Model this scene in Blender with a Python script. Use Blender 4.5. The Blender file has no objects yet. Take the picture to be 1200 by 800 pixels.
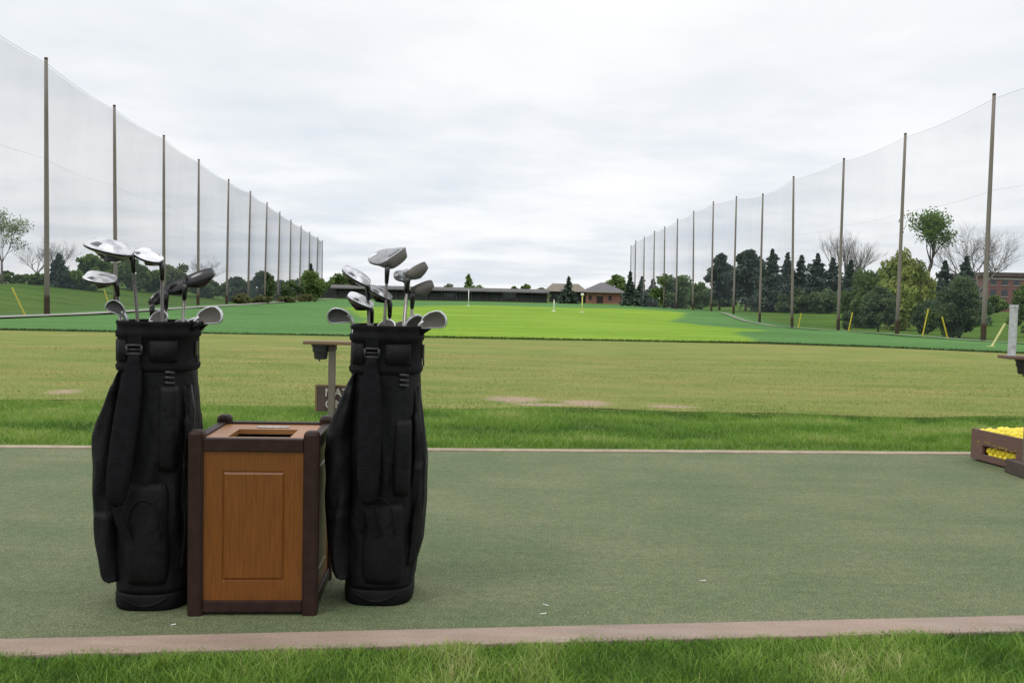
import bpy, math, random
import numpy as np
from mathutils import Vector, Matrix
rnd = random.Random(7)
rng = np.random.default_rng(11)
S = bpy.context.scene
C = S.collection
R = math.radians

# ------------------------------------------------------------------ camera model (real pinhole, 1 m above the mat)
FOC, PITCH, ROLL, CZ = 1050.0, R(2.89), R(1.32), 1.0
CAM_ROT = Matrix.Rotation(math.pi / 2 - PITCH, 3, 'X') @ Matrix.Rotation(ROLL, 3, 'Z')
def ray(x, y):
    return CAM_ROT @ Vector(((x - 600) / FOC, -(y - 400) / FOC, -1.0))
def aty(x, y, Y):
    d = ray(x, y)
    return Vector((0, 0, CZ)) + d * (Y / d.y)
def atz(x, y, z=0.0):
    d = ray(x, y)
    return Vector((0, 0, CZ)) + d * ((z - CZ) / d.z)

# ------------------------------------------------------------------ materials
def nodes(name):
    m = bpy.data.materials.new(name); m.use_nodes = True
    nt = m.node_tree
    return m, nt, nt.nodes['Principled BSDF']
def N(nt, t, **k):
    n = nt.nodes.new(t)
    for a, v in k.items():
        setattr(n, a, v)
    return n
def ramp(nt, fac, stops):
    n = N(nt, 'ShaderNodeValToRGB')
    e = n.color_ramp.elements
    while len(e) < len(stops):
        e.new(0.5)
    for el, (p, c) in zip(e, stops):
        el.position = p
        el.color = (c[0], c[1], c[2], 1)
    nt.links.new(fac, n.inputs[0])
    return n.outputs[0]
def noise(nt, scale, detail=4, rough=0.55, vec=None, stretch=None):
    tc = N(nt, 'ShaderNodeTexCoord')
    v = tc.outputs['Object'] if vec is None else vec
    if stretch:
        mp = N(nt, 'ShaderNodeMapping'); mp.inputs['Scale'].default_value = stretch
        nt.links.new(v, mp.inputs[0]); v = mp.outputs[0]
    n = N(nt, 'ShaderNodeTexNoise'); n.inputs['Scale'].default_value = scale
    n.inputs['Detail'].default_value = detail; n.inputs['Roughness'].default_value = rough
    nt.links.new(v, n.inputs['Vector'])
    return n.outputs['Fac']
def mix(nt, f, a, b, mode='MIX'):
    n = N(nt, 'ShaderNodeMix', data_type='RGBA', blend_type=mode)
    for sock, v in ((0, f), (6, a), (7, b)):
        if isinstance(v, (int, float)): n.inputs[sock].default_value = v
        elif isinstance(v, tuple): n.inputs[sock].default_value = (*v[:3], 1)
        else: nt.links.new(v, n.inputs[sock])
    return n.outputs[2]
def math_(nt, op, a, b=None):
    n = N(nt, 'ShaderNodeMath', operation=op)
    for i, v in enumerate((a, b)):
        if v is None: continue
        if isinstance(v, (int, float)): n.inputs[i].default_value = v
        else: nt.links.new(v, n.inputs[i])
    return n.outputs[0]
def bump(nt, b, h, strength=0.3, dist=0.01):
    n = N(nt, 'ShaderNodeBump'); n.inputs['Strength'].default_value = strength; n.inputs['Distance'].default_value = dist
    nt.links.new(h, n.inputs['Height']); nt.links.new(n.outputs[0], b.inputs['Normal'])
def simple(name, c1, c2=None, scale=8, rough=0.6, metal=0.0, bstr=0.0, bdist=0.01, stretch=None, bscale=None, spec=None, lo=.35, hi=.65):
    m, nt, b = nodes(name)
    c2 = c2 or tuple(x * 0.75 for x in c1)
    f = noise(nt, scale, stretch=stretch)
    nt.links.new(ramp(nt, f, [(lo, c1), (hi, c2)]), b.inputs['Base Color'])
    b.inputs['Roughness'].default_value = rough; b.inputs['Metallic'].default_value = metal
    if spec is not None: b.inputs['Specular IOR Level'].default_value = spec
    if bstr:
        bump(nt, b, noise(nt, bscale or scale * 3, stretch=stretch), bstr, bdist)
    return m
MAT = {}
MAT['black_cloth'] = simple('black_cloth', (.0028, .0028, .0034), (.006, .006, .0075), 14, .62, bstr=.9, bdist=.02, bscale=11, spec=.2, stretch=(1, 1, .55))
MAT['black_mesh'] = simple('black_mesh', (.005, .005, .006), (.009, .009, .010), 30, .8, bstr=.5, bdist=.004, bscale=260, spec=.12)
MAT['black_rubber'] = simple('black_rubber', (.005, .005, .0055), (.009, .009, .010), 20, .6, spec=.12)
MAT['black_plastic'] = simple('black_plastic', (.022, .022, .024), (.03, .03, .033), 20, .38, spec=.35)
MAT['strap_cloth'] = simple('strap_cloth', (.006, .006, .007), (.010, .010, .012), 40, .85, spec=.10)
def strap_ribs():
    m = MAT['strap_cloth']; nt = m.node_tree; b = nt.nodes['Principled BSDF']
    tc = N(nt, 'ShaderNodeTexCoord'); w = N(nt, 'ShaderNodeTexWave', wave_type='BANDS', bands_direction='Z')
    w.inputs['Scale'].default_value = 26; w.inputs['Distortion'].default_value = 1.2; w.inputs['Detail'].default_value = 2
    nt.links.new(tc.outputs['Object'], w.inputs[0]); bump(nt, b, w.outputs['Fac'], .10, .003)
strap_ribs()
MAT['steel'] = simple('steel', (.27, .25, .23), (.19, .18, .165), 60, .3, .9)
MAT['graphite'] = simple('graphite', (.075, .066, .058), (.11, .10, .088), 50, .3, .3)
MAT['ferrule'] = simple('ferrule', (.01, .01, .011), (.016, .016, .017), 50, .25)
MAT['sole_silver'] = simple('sole_silver', (.62, .62, .64), (.38, .38, .41), 28, .34, .8, lo=.42, hi=.6)
MAT['sole_white'] = simple('sole_white', (.74, .74, .76), (.52, .52, .55), 30, .36, .45)
MAT['sole_grey'] = simple('sole_grey', (.22, .225, .235), (.32, .325, .335), 40, .34, .7)
MAT['crown_black'] = simple('crown_black', (.012, .012, .013), (.018, .018, .02), 30, .18)
MAT['crown_grey'] = simple('crown_grey', (.10, .103, .10), (.15, .155, .15), 40, .3, .5)
MAT['iron_chrome'] = simple('iron_chrome', (.60, .60, .61), (.48, .48, .49), 60, .28, .9)
MAT['decal_dark'] = simple('decal_dark', (.03, .028, .032), (.05, .045, .05), 40, .35)
MAT['decal_white'] = simple('decal_white', (.75, .75, .74), (.65, .65, .65), 40, .4)
def face_mat():
    m, nt, b = nodes('grooved_face')
    tc = N(nt, 'ShaderNodeTexCoord'); w = N(nt, 'ShaderNodeTexWave', wave_type='BANDS', bands_direction='Z')
    w.inputs['Scale'].default_value = 60
    nt.links.new(tc.outputs['Object'], w.inputs[0])
    nt.links.new(ramp(nt, w.outputs['Fac'], [(.3, (.075, .067, .058)), (.6, (.105, .096, .084))]), b.inputs['Base Color'])
    b.inputs['Roughness'].default_value = .5; b.inputs['Metallic'].default_value = .3
    return m
MAT['face'] = face_mat()
def wood(name, c1, c2, rough=.5, sc=6, st=(18, 18, 1.2)):
    m, nt, b = nodes(name)
    f = noise(nt, sc, 6, .6, stretch=st)
    f2 = noise(nt, 2.2, 3)
    base = ramp(nt, f, [(.3, c1), (.7, c2)])
    base = mix(nt, math_(nt, 'MULTIPLY', f2, .5), base, tuple(x * .6 for x in c1))
    nt.links.new(base, b.inputs['Base Color']); b.inputs['Roughness'].default_value = rough
    bump(nt, b, f, .12, .004)
    return m
MAT['bin_panel'] = wood('bin_panel', (.225, .075, .011), (.13, .038, .005), .40, 9)
MAT['bin_lid'] = wood('bin_lid', (.38, .17, .055), (.31, .125, .036), .4, st=(1.2, 18, 18))
MAT['bin_frame'] = simple('bin_frame', (.025, .0125, .010), (.036, .0185, .0145), 30, .5, bstr=.1, bscale=120, spec=.2)
MAT['liner'] = simple('liner', (.008, .007, .007), (.014, .012, .012), 12, .6)
MAT['label_white'] = simple('label_white', (.62, .62, .6), (.3, .3, .29), 60, .5)
MAT['tan_board'] = wood('tan_board', (.20, .135, .06), (.13, .085, .04), .7, st=(1.2, 18, 18))
MAT['grey_post'] = wood('grey_post', (.17, .15, .115), (.11, .095, .07), .8)
MAT['sign_brown'] = simple('sign_brown', (.055, .035, .03), (.075, .05, .042), 14, .65)
MAT['letter'] = simple('letter', (.55, .52, .44), (.42, .39, .33), 90, .7)
MAT['crate_wood'] = wood('crate_wood', (.17, .095, .074), (.11, .060, .048), .75, st=(1.5, 1.5, 22))
MAT['ball_yellow'] = simple('ball_yellow', (.80, .66, .03), (.72, .56, .02), 30, .35, bstr=.25, bdist=.002, bscale=500)
MAT['paint_gold'] = simple('paint_gold', (.40, .29, .02), (.22, .13, .02), 60, .7)
MAT['pvc_white'] = simple('pvc_white', (.50, .52, .52), (.33, .35, .35), 40, .5)
MAT['tee_white'] = simple('tee_white', (.75, .75, .70), (.6, .6, .55), 40, .5)
MAT['pole_wood'] = wood('pole_wood', (.26, .225, .20), (.175, .15, .13), .85, sc=2, st=(14, 14, .5))
MAT['pole_foot'] = simple('pole_foot', (.035, .024, .018), (.06, .035, .02), 6, .85)
MAT['cable'] = simple('cable', (.30, .305, .32), (.36, .365, .38), 5, .6)
MAT['guard_yellow'] = simple('guard_yellow', (.60, .50, .02), (.45, .38, .03), 5, .5)
MAT['guard_pale'] = simple('guard_pale', (.62, .62, .26), (.5, .45, .18), 3, .5)
MAT['bark'] = simple('bark', (.05, .04, .032), (.085, .07, .058), 7, .9, bstr=.5, bdist=.05)
MAT['bark_grey'] = simple('bark_grey', (.13, .115, .105), (.18, .16, .15), 5, .9)
MAT['roof_grey'] = simple('roof_grey', (.10, .095, .10), (.14, .13, .135), 1.2, .85, bstr=.3)
MAT['roof_tan'] = simple('roof_tan', (.15, .13, .10), (.19, .165, .13), 1.2, .85)
MAT['roof_brown'] = simple('roof_brown', (.07, .05, .045), (.10, .075, .065), 1, .85)
MAT['shed_roof'] = simple('shed_roof', (.075, .07, .07), (.10, .095, .092), .5, .8)
MAT['shed_wall'] = simple('shed_wall', (.022, .026, .026), (.035, .038, .036), .6, .8)
MAT['shed_post'] = simple('shed_post', (.06, .06, .055), (.09, .085, .08), 3, .8)
MAT['door_dark'] = simple('door_dark', (.02, .010, .012), (.03, .016, .018), 3, .6)
MAT['window_glass'] = simple('window_glass', (.025, .028, .035), (.05, .055, .065), .6, .12)
MAT['trim_pale'] = simple('trim_pale', (.34, .31, .28), (.28, .26, .24), 3, .7)
MAT['flag_white'] = simple('flag_white', (.75, .76, .70), (.65, .66, .6), 4, .5)
MAT['flag_yellow'] = simple('flag_yellow', (.70, .66, .22), (.6, .55, .15), 4, .5)
MAT['path'] = simple('path', (.30, .285, .25), (.24, .225, .2), 2, .9)
MAT['path_worn'] = simple('path_worn', (.19, .21, .14), (.12, .16, .09), 2, .9)
def brick(name, c1, c2, mortar, sc=1.0):
    m, nt, b = nodes(name)
    tc = N(nt, 'ShaderNodeTexCoord'); mp = N(nt, 'ShaderNodeMapping'); mp.inputs['Rotation'].default_value = (R(90), 0, 0)
    nt.links.new(tc.outputs['Object'], mp.inputs[0])
    t = N(nt, 'ShaderNodeTexBrick'); t.inputs['Scale'].default_value = sc
    t.inputs['Color1'].default_value = (*c1, 1); t.inputs['Color2'].default_value = (*c2, 1); t.inputs['Mortar'].default_value = (*mortar, 1)
    t.inputs['Brick Width'].default_value = .6; t.inputs['Row Height'].default_value = .2; t.inputs['Mortar Size'].default_value = .02
    nt.links.new(mp.outputs[0], t.inputs[0])
    nt.links.new(mix(nt, math_(nt, 'MULTIPLY', noise(nt, .3), .6), t.outputs[0], tuple(x * .7 for x in c1)), b.inputs['Base Color'])
    b.inputs['Roughness'].default_value = .9
    return m
MAT['brick'] = brick('brick', (.33, .14, .10), (.27, .11, .08), (.36, .28, .24))
MAT['brick_far'] = brick('brick_far', (.21, .085, .075), (.17, .068, .06), (.22, .16, .15))

def leaf_mat(name, dark, light, trans=.38):
    m, nt, b = nodes(name)
    a = N(nt, 'ShaderNodeAttribute'); a.attribute_name = 'tint'
    nt.links.new(ramp(nt, a.outputs['Fac'], [(.05, dark), (.95, light)]), b.inputs['Base Color'])
    b.inputs['Roughness'].default_value = .65; b.inputs['Specular IOR Level'].default_value = .25
    out = nt.nodes['Material Output']
    tr = N(nt, 'ShaderNodeBsdfTranslucent'); nt.links.new(ramp(nt, a.outputs['Fac'], [(.05, dark), (.95, light)]), tr.inputs[0])
    mx = N(nt, 'ShaderNodeMixShader'); mx.inputs[0].default_value = trans
    nt.links.new(b.outputs[0], mx.inputs[1]); nt.links.new(tr.outputs[0], mx.inputs[2]); nt.links.new(mx.outputs[0], out.inputs[0])
    return m
MAT['leaf_mid'] = leaf_mat('leaf_mid', (0.07308, 0.1217, 0.03573), (0.1868, 0.2679, 0.0812))
MAT['leaf_bright'] = leaf_mat('leaf_bright', (0.078, 0.143, 0.0325), (0.1885, 0.2925, 0.0715))
MAT['leaf_olive'] = leaf_mat('leaf_olive', (0.09375, 0.1125, 0.04375), (0.2063, 0.2313, 0.09375))
MAT['leaf_willow'] = leaf_mat('leaf_willow', (0.1287, 0.1609, 0.03861), (0.3647, 0.429, 0.1073))
MAT['leaf_pale'] = leaf_mat('leaf_pale', (0.154, 0.187, 0.088), (0.297, 0.341, 0.165))
MAT['leaf_dark'] = leaf_mat('leaf_dark', (0.05382, 0.08694, 0.03726), (0.1448, 0.207, 0.08694))
MAT['needle'] = leaf_mat('needle', (0.03089, 0.05019, 0.03861), (0.08688, 0.1236, 0.0888), .1)
MAT['reed'] = leaf_mat('reed', (0.108, 0.12, 0.048), (0.228, 0.228, 0.102))
MAT['blade'] = None
def blade_mat(name, stops):
    m, nt, b = nodes(name)
    a = N(nt, 'ShaderNodeAttribute'); a.attribute_name = 'tint'
    col = ramp(nt, a.outputs['Fac'], stops)
    nt.links.new(col, b.inputs['Base Color']); b.inputs['Roughness'].default_value = .55; b.inputs['Specular IOR Level'].default_value = .3
    tr = N(nt, 'ShaderNodeBsdfTranslucent'); nt.links.new(col, tr.inputs[0])
    mx = N(nt, 'ShaderNodeMixShader'); mx.inputs[0].default_value = .35
    nt.links.new(b.outputs[0], mx.inputs[1]); nt.links.new(tr.outputs[0], mx.inputs[2])
    nt.links.new(mx.outputs[0], nt.nodes['Material Output'].inputs[0])
    return m
MAT['blade'] = blade_mat('blade', [(0, (.055, .13, .016)), (.40, (.155, .295, .036)), (.74, (.275, .385, .075)), (1, (.46, .45, .21))])
MAT['blade_tan'] = blade_mat('blade_tan', [(0, (.12, .19, .04)), (.5, (.285, .29, .092)), (1, (.45, .39, .20))])
MAT['blade_edge'] = blade_mat('blade_edge', [(0, (.018, .035, .008)), (1, (.05, .085, .016))])

# ground materials
def mat_turf():
    m, nt, b = nodes('artificial_turf')
    f1 = noise(nt, 150, 4, .85); f2 = noise(nt, 1.6, 5, .6); f3 = noise(nt, 28, 5, .7)
    base = ramp(nt, f1, [(.34, (.053, .074, .035)), (.50, (.131, .156, .086)), (.66, (.29, .315, .20))])
    wear = ramp(nt, f2, [(.38, (.86, .93, .84)), (.62, (1.10, 1.05, 1.02))])
    base = mix(nt, 1.0, base, wear, 'MULTIPLY')
    base = mix(nt, 1.0, base, ramp(nt, f3, [(.3, (.78, .80, .78)), (.7, (1.22, 1.20, 1.20))]), 'MULTIPLY')
    f4 = noise(nt, 75, 2, .5); f5 = noise(nt, 3.2, 5, .7, stretch=(.35, 1.6, 1))
    base = mix(nt, 1.0, base, ramp(nt, f5, [(.34, (.90, .93, .90)), (.66, (1.09, 1.07, 1.09))]), 'MULTIPLY')
    base = mix(nt, ramp(nt, f4, [(.735, (0, 0, 0)), (.76, (.8, .8, .8))]), base, (.42, .42, .33))
    nt.links.new(base, b.inputs['Base Color']); b.inputs['Roughness'].default_value = .85; b.inputs['Specular IOR Level'].default_value = .15
    h = math_(nt, 'ADD', f1, math_(nt, 'MULTIPLY', f3, 1.5))
    bump(nt, b, h, .8, .006)
    return m
WORN = []
for (px_, py_, rx_, ry_) in ((604, 468, .38, .42), (686, 472, .36, .38), (640, 474, .4, .16), (785, 476, .34, .2), (75, 459, .22, .3)):
    p_ = atz(px_, py_); WORN.append((p_.x, p_.y, rx_, ry_))
def mat_tee():
    m, nt, b = nodes('dry_mown_turf')
    st = (1.0, 1.6, 1)
    f1 = noise(nt, 60, 3, .7); f2 = noise(nt, 1.3, 7, .72, stretch=(.45, 1.5, 1)); f3 = noise(nt, .22, 4, .6, stretch=(.5, 1.2, 1))
    base = ramp(nt, f2, [(.30, (.12, .19, .038)), (.44, (.205, .242, .066)), (.58, (.26, .265, .085)), (.74, (.37, .315, .15))])
    base = mix(nt, 1.0, base, ramp(nt, f3, [(.3, (.84, 1.0, .8)), (.7, (1.14, 1.02, 1.1))]), 'MULTIPLY')
    base = mix(nt, 1.0, base, ramp(nt, f1, [(.3, (.72, .76, .7)), (.7, (1.25, 1.2, 1.2))]), 'MULTIPLY')
    # bare worn patches, each at its own place on the tee
    tc = N(nt, 'ShaderNodeTexCoord'); w_ = noise(nt, 4.5, 8, .8, stretch=(.5, 1.8, 1))
    tot = None
    for px_, py_, rx_, ry_ in WORN:
        mp = N(nt, 'ShaderNodeMapping'); mp.inputs['Location'].default_value = (-px_ / rx_, -py_ / ry_, 0); mp.inputs['Scale'].default_value = (1 / rx_, 1 / ry_, 0)
        nt.links.new(tc.outputs['Object'], mp.inputs[0])
        ln_ = N(nt, 'ShaderNodeVectorMath', operation='LENGTH'); nt.links.new(mp.outputs[0], ln_.inputs[0])
        v = N_clamp(nt, math_(nt, 'SUBTRACT', 1.15, ln_.outputs['Value']))
        tot = v if tot is None else math_(nt, 'MAXIMUM', tot, v)
    k = N(nt, 'ShaderNodeMapRange'); k.inputs['From Min'].default_value = .60; k.inputs['From Max'].default_value = 1.05
    nt.links.new(math_(nt, 'MULTIPLY', math_(nt, 'ADD', tot, .55), math_(nt, 'MULTIPLY', w_, 1.5)), k.inputs['Value'])
    base = mix(nt, math_(nt, 'MULTIPLY', k.outputs[0], N_clamp(nt, math_(nt, 'MULTIPLY', tot, 3))), base, (.40, .30, .215))
    nt.links.new(base, b.inputs['Base Color']); b.inputs['Roughness'].default_value = .9; b.inputs['Specular IOR Level'].default_value = .1
    bump(nt, b, math_(nt, 'ADD', f1, f2), .8, .03)
    return m
def N_clamp(nt, v):
    n = N(nt, 'ShaderNodeClamp'); nt.links.new(v, n.inputs[0]); return n.outputs[0]
def mat_lawn(name, c1, c2, sc=6):
    m, nt, b = nodes(name)
    f = noise(nt, sc, 6, .7); f2 = noise(nt, 70, 2, .7)
    base = ramp(nt, f, [(.3, c1), (.7, c2)])
    base = mix(nt, 1.0, base, ramp(nt, f2, [(.3, (.6, .6, .6)), (.7, (1.25, 1.25, 1.25))]), 'MULTIPLY')
    nt.links.new(base, b.inputs['Base Color']); b.inputs['Roughness'].default_value = .9; b.inputs['Specular IOR Level'].default_value = .1
    bump(nt, b, f2, .8, .02)
    return m
def mat_field():
    m, nt, b = nodes('range_field')
    a = N(nt, 'ShaderNodeAttribute'); a.attribute_name = 'mown'
    o = N(nt, 'ShaderNodeAttribute'); o.attribute_name = 'bank'
    f = noise(nt, .35, 5, .6, stretch=(.35, 1, 1)); f2 = noise(nt, 3.5, 4, .7); f3 = noise(nt, .06, 3, .5)
    emer = ramp(nt, f, [(.3, (.064, .158, .038)), (.7, (.098, .212, .066))])
    brt = ramp(nt, f, [(.28, (.125, .235, .020)), (.5, (.175, .295, .026)), (.72, (.225, .325, .042))])
    bank = ramp(nt, f, [(.3, (.045, .105, .010)), (.7, (.095, .165, .022))])
    base = mix(nt, a.outputs['Fac'], emer, brt)
    base = mix(nt, o.outputs['Fac'], base, bank)
    base = mix(nt, 1.0, base, ramp(nt, f2, [(.3, (.8, .82, .8)), (.7, (1.18, 1.16, 1.15))]), 'MULTIPLY')
    base = mix(nt, 1.0, base, ramp(nt, f3, [(.35, (.9, .92, .9)), (.65, (1.1, 1.06, 1.1))]), 'MULTIPLY')
    nt.links.new(base, b.inputs['Base Color']); b.inputs['Roughness'].default_value = .95; b.inputs['Specular IOR Level'].default_value = .08
    bump(nt, b, f2, .6, .05)
    return m
def mat_kerb():
    m, nt, b = nodes('weathered_kerb')
    f = noise(nt, 3, 5, .6, stretch=(1.5, 6, 6)); f2 = noise(nt, 160, 3, .7); f3 = noise(nt, 1.5, 4)
    base = ramp(nt, f, [(.3, (.255, .188, .148)), (.55, (.295, .222, .178)), (.75, (.335, .265, .215))])
    base = mix(nt, 1.0, base, ramp(nt, f2, [(.3, (.78, .78, .78)), (.7, (1.2, 1.2, 1.2))]), 'MULTIPLY')
    base = mix(nt, 1.0, base, ramp(nt, f3, [(.35, (.86, .88, .9)), (.65, (1.1, 1.08, 1.05))]), 'MULTIPLY')
    nt.links.new(base, b.inputs['Base Color']); b.inputs['Roughness'].default_value = .9
    bump(nt, b, math_(nt, 'ADD', f, f2), .4, .006)
    return m
MAT['turf'] = mat_turf(); MAT['tee'] = mat_tee(); MAT['field'] = mat_field(); MAT['kerb'] = mat_kerb()
MAT['lawn'] = mat_lawn('lawn', (.045, .085, .014), (.09, .14, .03))
MAT['rough'] = mat_lawn('rough', (.09, .15, .03), (.17, .22, .065))
def mat_net(nm, k0):
    m, nt, b = nodes(nm)
    nt.nodes.remove(b)
    geo = N(nt, 'ShaderNodeNewGeometry')
    d = N(nt, 'ShaderNodeVectorMath', operation='DOT_PRODUCT')
    nt.links.new(geo.outputs['Normal'], d.inputs[0]); nt.links.new(geo.outputs['Incoming'], d.inputs[1])
    cosv = math_(nt, 'MAXIMUM', math_(nt, 'ABSOLUTE', d.outputs['Value']), .06)
    # strand cover grows as the mesh is seen at a slant
    f = noise(nt, .35, 5, .6, stretch=(1, 1, .6))
    a0 = math_(nt, 'ADD', k0, math_(nt, 'MULTIPLY', f, .06))
    cover = math_(nt, 'SUBTRACT', 1, math_(nt, 'POWER', math_(nt, 'SUBTRACT', 1, a0), math_(nt, 'DIVIDE', .55, cosv)))
    tr = N(nt, 'ShaderNodeBsdfTransparent'); df = N(nt, 'ShaderNodeBsdfDiffuse'); df.inputs[0].default_value = (.13, .145, .18, 1)
    mx = N(nt, 'ShaderNodeMixShader')
    nt.links.new(cover, mx.inputs[0]); nt.links.new(tr.outputs[0], mx.inputs[1]); nt.links.new(df.outputs[0], mx.inputs[2])
    nt.links.new(mx.outputs[0], nt.nodes['Material Output'].inputs[0])
    return m
MAT['net_left'] = mat_net('dense_net', .10); MAT['net_right'] = mat_net('fine_net', .042)
MAT['kerb_pale'] = simple('kerb_pale', (.36, .30, .215), (.27, .215, .15), 9, .9, bstr=.2, bscale=80)

# ------------------------------------------------------------------ mesh helpers
class MB:
    def __init__(s): s.v = []; s.f = []; s.m = []
    def add(s, vs, fs, mi=0):
        o = len(s.v)
        s.v += [tuple(p) for p in vs]
        s.f += [tuple(i + o for i in f) for f in fs]
        s.m += [mi] * len(fs)
    def box(s, x0, x1, y0, y1, z0, z1, mi=0, M=None):
        vs = [Vector(p) for p in ((x0,y0,z0),(x1,y0,z0),(x1,y1,z0),(x0,y1,z0),(x0,y0,z1),(x1,y0,z1),(x1,y1,z1),(x0,y1,z1))]
        if M: vs = [M @ v for v in vs]
        s.add(vs, [(0,3,2,1),(4,5,6,7),(0,1,5,4),(1,2,6,5),(2,3,7,6),(3,0,4,7)], mi)
    def loft(s, rings, mi=0, cap0=True, cap1=True, closed=True):
        n = len(rings[0]); o = []
        for r in rings: o += [tuple(p) for p in r]
        fs = []
        for k in range(len(rings) - 1):
            for i in range(n if closed else n - 1):
                j = (i + 1) % n
                fs.append((k*n+i, k*n+j, (k+1)*n+j, (k+1)*n+i))
        if cap0: fs.append(tuple(range(n - 1, -1, -1)))
        if cap1: fs.append(tuple((len(rings)-1)*n + i for i in range(n)))
        s.add(o, fs, mi)
    def tube(s, pts, rad, n=8, mi=0, cap=True):
        pts = [Vector(p) for p in pts]
        rads = rad if isinstance(rad, (list, tuple)) else [rad] * len(pts)
        rings = []; prev = None
        for i, p in enumerate(pts):
            t = (pts[min(i+1, len(pts)-1)] - pts[max(i-1, 0)]).normalized()
            if prev is None:
                a = Vector((0, 0, 1)) if abs(t.z) < .9 else Vector((1, 0, 0))
                u = t.cross(a).normalized()
            else:
                u = (prev - t * prev.dot(t)).normalized()
            prev = u; w = t.cross(u)
            rings.append([p + (u * math.cos(2*math.pi*k/n) + w * math.sin(2*math.pi*k/n)) * rads[i] for k in range(n)])
        s.loft(rings, mi, cap, cap)
    def build(s, name, mats, parent=None, smooth=False, bevel=0, seg=2, sub=0, M=None):
        me = bpy.data.meshes.new(name)
        me.from_pydata(s.v, [], s.f)
        for mt in (mats if isinstance(mats, list) else [mats]): me.materials.append(mt)
        me.polygons.foreach_set('material_index', s.m)
        if smooth: me.polygons.foreach_set('use_smooth', [True] * len(s.f))
        me.update()
        o = bpy.data.objects.new(name, me); C.objects.link(o)
        if parent: o.parent = parent
        if M is not None: o.matrix_local = M
        if bevel:
            b = o.modifiers.new('bevel', 'BEVEL'); b.width = bevel; b.segments = seg; b.limit_method = 'ANGLE'; b.angle_limit = R(35)
            b.harden_normals = False
        if sub:
            b = o.modifiers.new('sub', 'SUBSURF'); b.levels = b.render_levels = sub
        return o
def tag(o, label=None, cat=None, group=None, kind=None):
    if label: o['label'] = label
    if cat: o['category'] = cat
    if group: o['group'] = group
    if kind: o['kind'] = kind
    return o
def empty(name, label, cat, loc=(0, 0, 0), rz=0, group=None):
    o = bpy.data.objects.new(name, None); C.objects.link(o)
    o.location = loc; o.rotation_euler = (0, 0, rz); o.empty_display_size = .1
    return tag(o, label, cat, group)
def npmesh(name, verts, faces, mat, parent=None, tint=None, smooth=False, nper=None):
    """verts (n,3) array, faces (m,k) array -> one mesh object; tint is a per-vertex float."""
    me = bpy.data.meshes.new(name)
    faces = np.asarray(faces, dtype=np.int32); k = faces.shape[1]; m = len(faces)
    me.vertices.add(len(verts)); me.vertices.foreach_set('co', np.asarray(verts, dtype=np.float32).ravel())
    me.loops.add(m * k); me.loops.foreach_set('vertex_index', faces.ravel())
    me.polygons.add(m); me.polygons.foreach_set('loop_start', np.arange(0, m * k, k, dtype=np.int32))
    me.polygons.foreach_set('loop_total', np.full(m, k, dtype=np.int32))
    if smooth: me.polygons.foreach_set('use_smooth', np.ones(m, dtype=bool))
    me.update(calc_edges=True)
    for nm, arr in (tint or {}).items():
        at = me.attributes.new(nm, 'FLOAT', 'POINT'); at.data.foreach_set('value', np.asarray(arr, dtype=np.float32))
    me.materials.append(mat)
    o = bpy.data.objects.new(name, me); C.objects.link(o)
    if parent: o.parent = parent
    return o
def vnoise(p, seed=0):
    """cheap smooth 2-D value noise for numpy arrays p (n,2) -> 0..1"""
    def h(ix, iy):
        v = np.sin(ix * 127.1 + iy * 311.7 + seed * 74.7) * 43758.5453
        return v - np.floor(v)
    i = np.floor(p); f = p - i; f = f * f * (3 - 2 * f)
    a = h(i[:, 0], i[:, 1]); b = h(i[:, 0] + 1, i[:, 1]); c = h(i[:, 0], i[:, 1] + 1); d = h(i[:, 0] + 1, i[:, 1] + 1)
    return (a * (1 - f[:, 0]) + b * f[:, 0]) * (1 - f[:, 1]) + (c * (1 - f[:, 0]) + d * f[:, 0]) * f[:, 1]
def fbm(p, seed=0, n=3):
    s = 0; a = .5; t = 0
    for k in range(n):
        s = s + a * vnoise(p * 2 ** k, seed + k); t += a; a *= .5
    return s / t

# ------------------------------------------------------------------ world, sun, camera
w = bpy.data.worlds.new("World"); S.world = w; w.use_nodes = True
nt = w.node_tree; bg = nt.nodes['Background']; bg.inputs['Strength'].default_value = .1
SUN_EL, SUN_AZ = R(52), R(-130)           # behind the camera's left shoulder, veiled by cloud
sky = N(nt, 'ShaderNodeTexSky', sky_type='NISHITA'); sky.sun_disc = False
sky.sun_elevation = SUN_EL; sky.sun_rotation = SUN_AZ
tc = N(nt, 'ShaderNodeTexCoord'); sx = N(nt, 'ShaderNodeSeparateXYZ'); nt.links.new(tc.outputs['Generated'], sx.inputs[0])
zz = math_(nt, 'MAXIMUM', sx.outputs['Z'], 0.0)
den = math_(nt, 'ADD', zz, .09)
cb = N(nt, 'ShaderNodeCombineXYZ')
nt.links.new(math_(nt, 'DIVIDE', sx.outputs['X'], den), cb.inputs[0]); nt.links.new(math_(nt, 'DIVIDE', sx.outputs['Y'], den), cb.inputs[1])
n1 = noise(nt, .62, 7, .57, vec=cb.outputs[0]); n2 = noise(nt, .27, 4, .5, vec=cb.outputs[0])
cl = math_(nt, 'ADD', math_(nt, 'MULTIPLY', n1, .6), math_(nt, 'MULTIPLY', n2, .4))
low = ramp(nt, cl, [(.36, (6.9, 7.5, 8.4)), (.46, (8.3, 8.7, 9.3)), (.53, (9.7, 9.9, 10.2)), (.62, (10.8, 10.8, 10.9))])
high = ramp(nt, cl, [(.38, (8.7, 9.1, 9.4)), (.50, (9.9, 10.0, 10.2)), (.6, (10.7, 10.7, 10.8))])
cloud = mix(nt, ramp(nt, zz, [(.08, (0, 0, 0)), (.30, (1, 1, 1))]), low, high)
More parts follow.
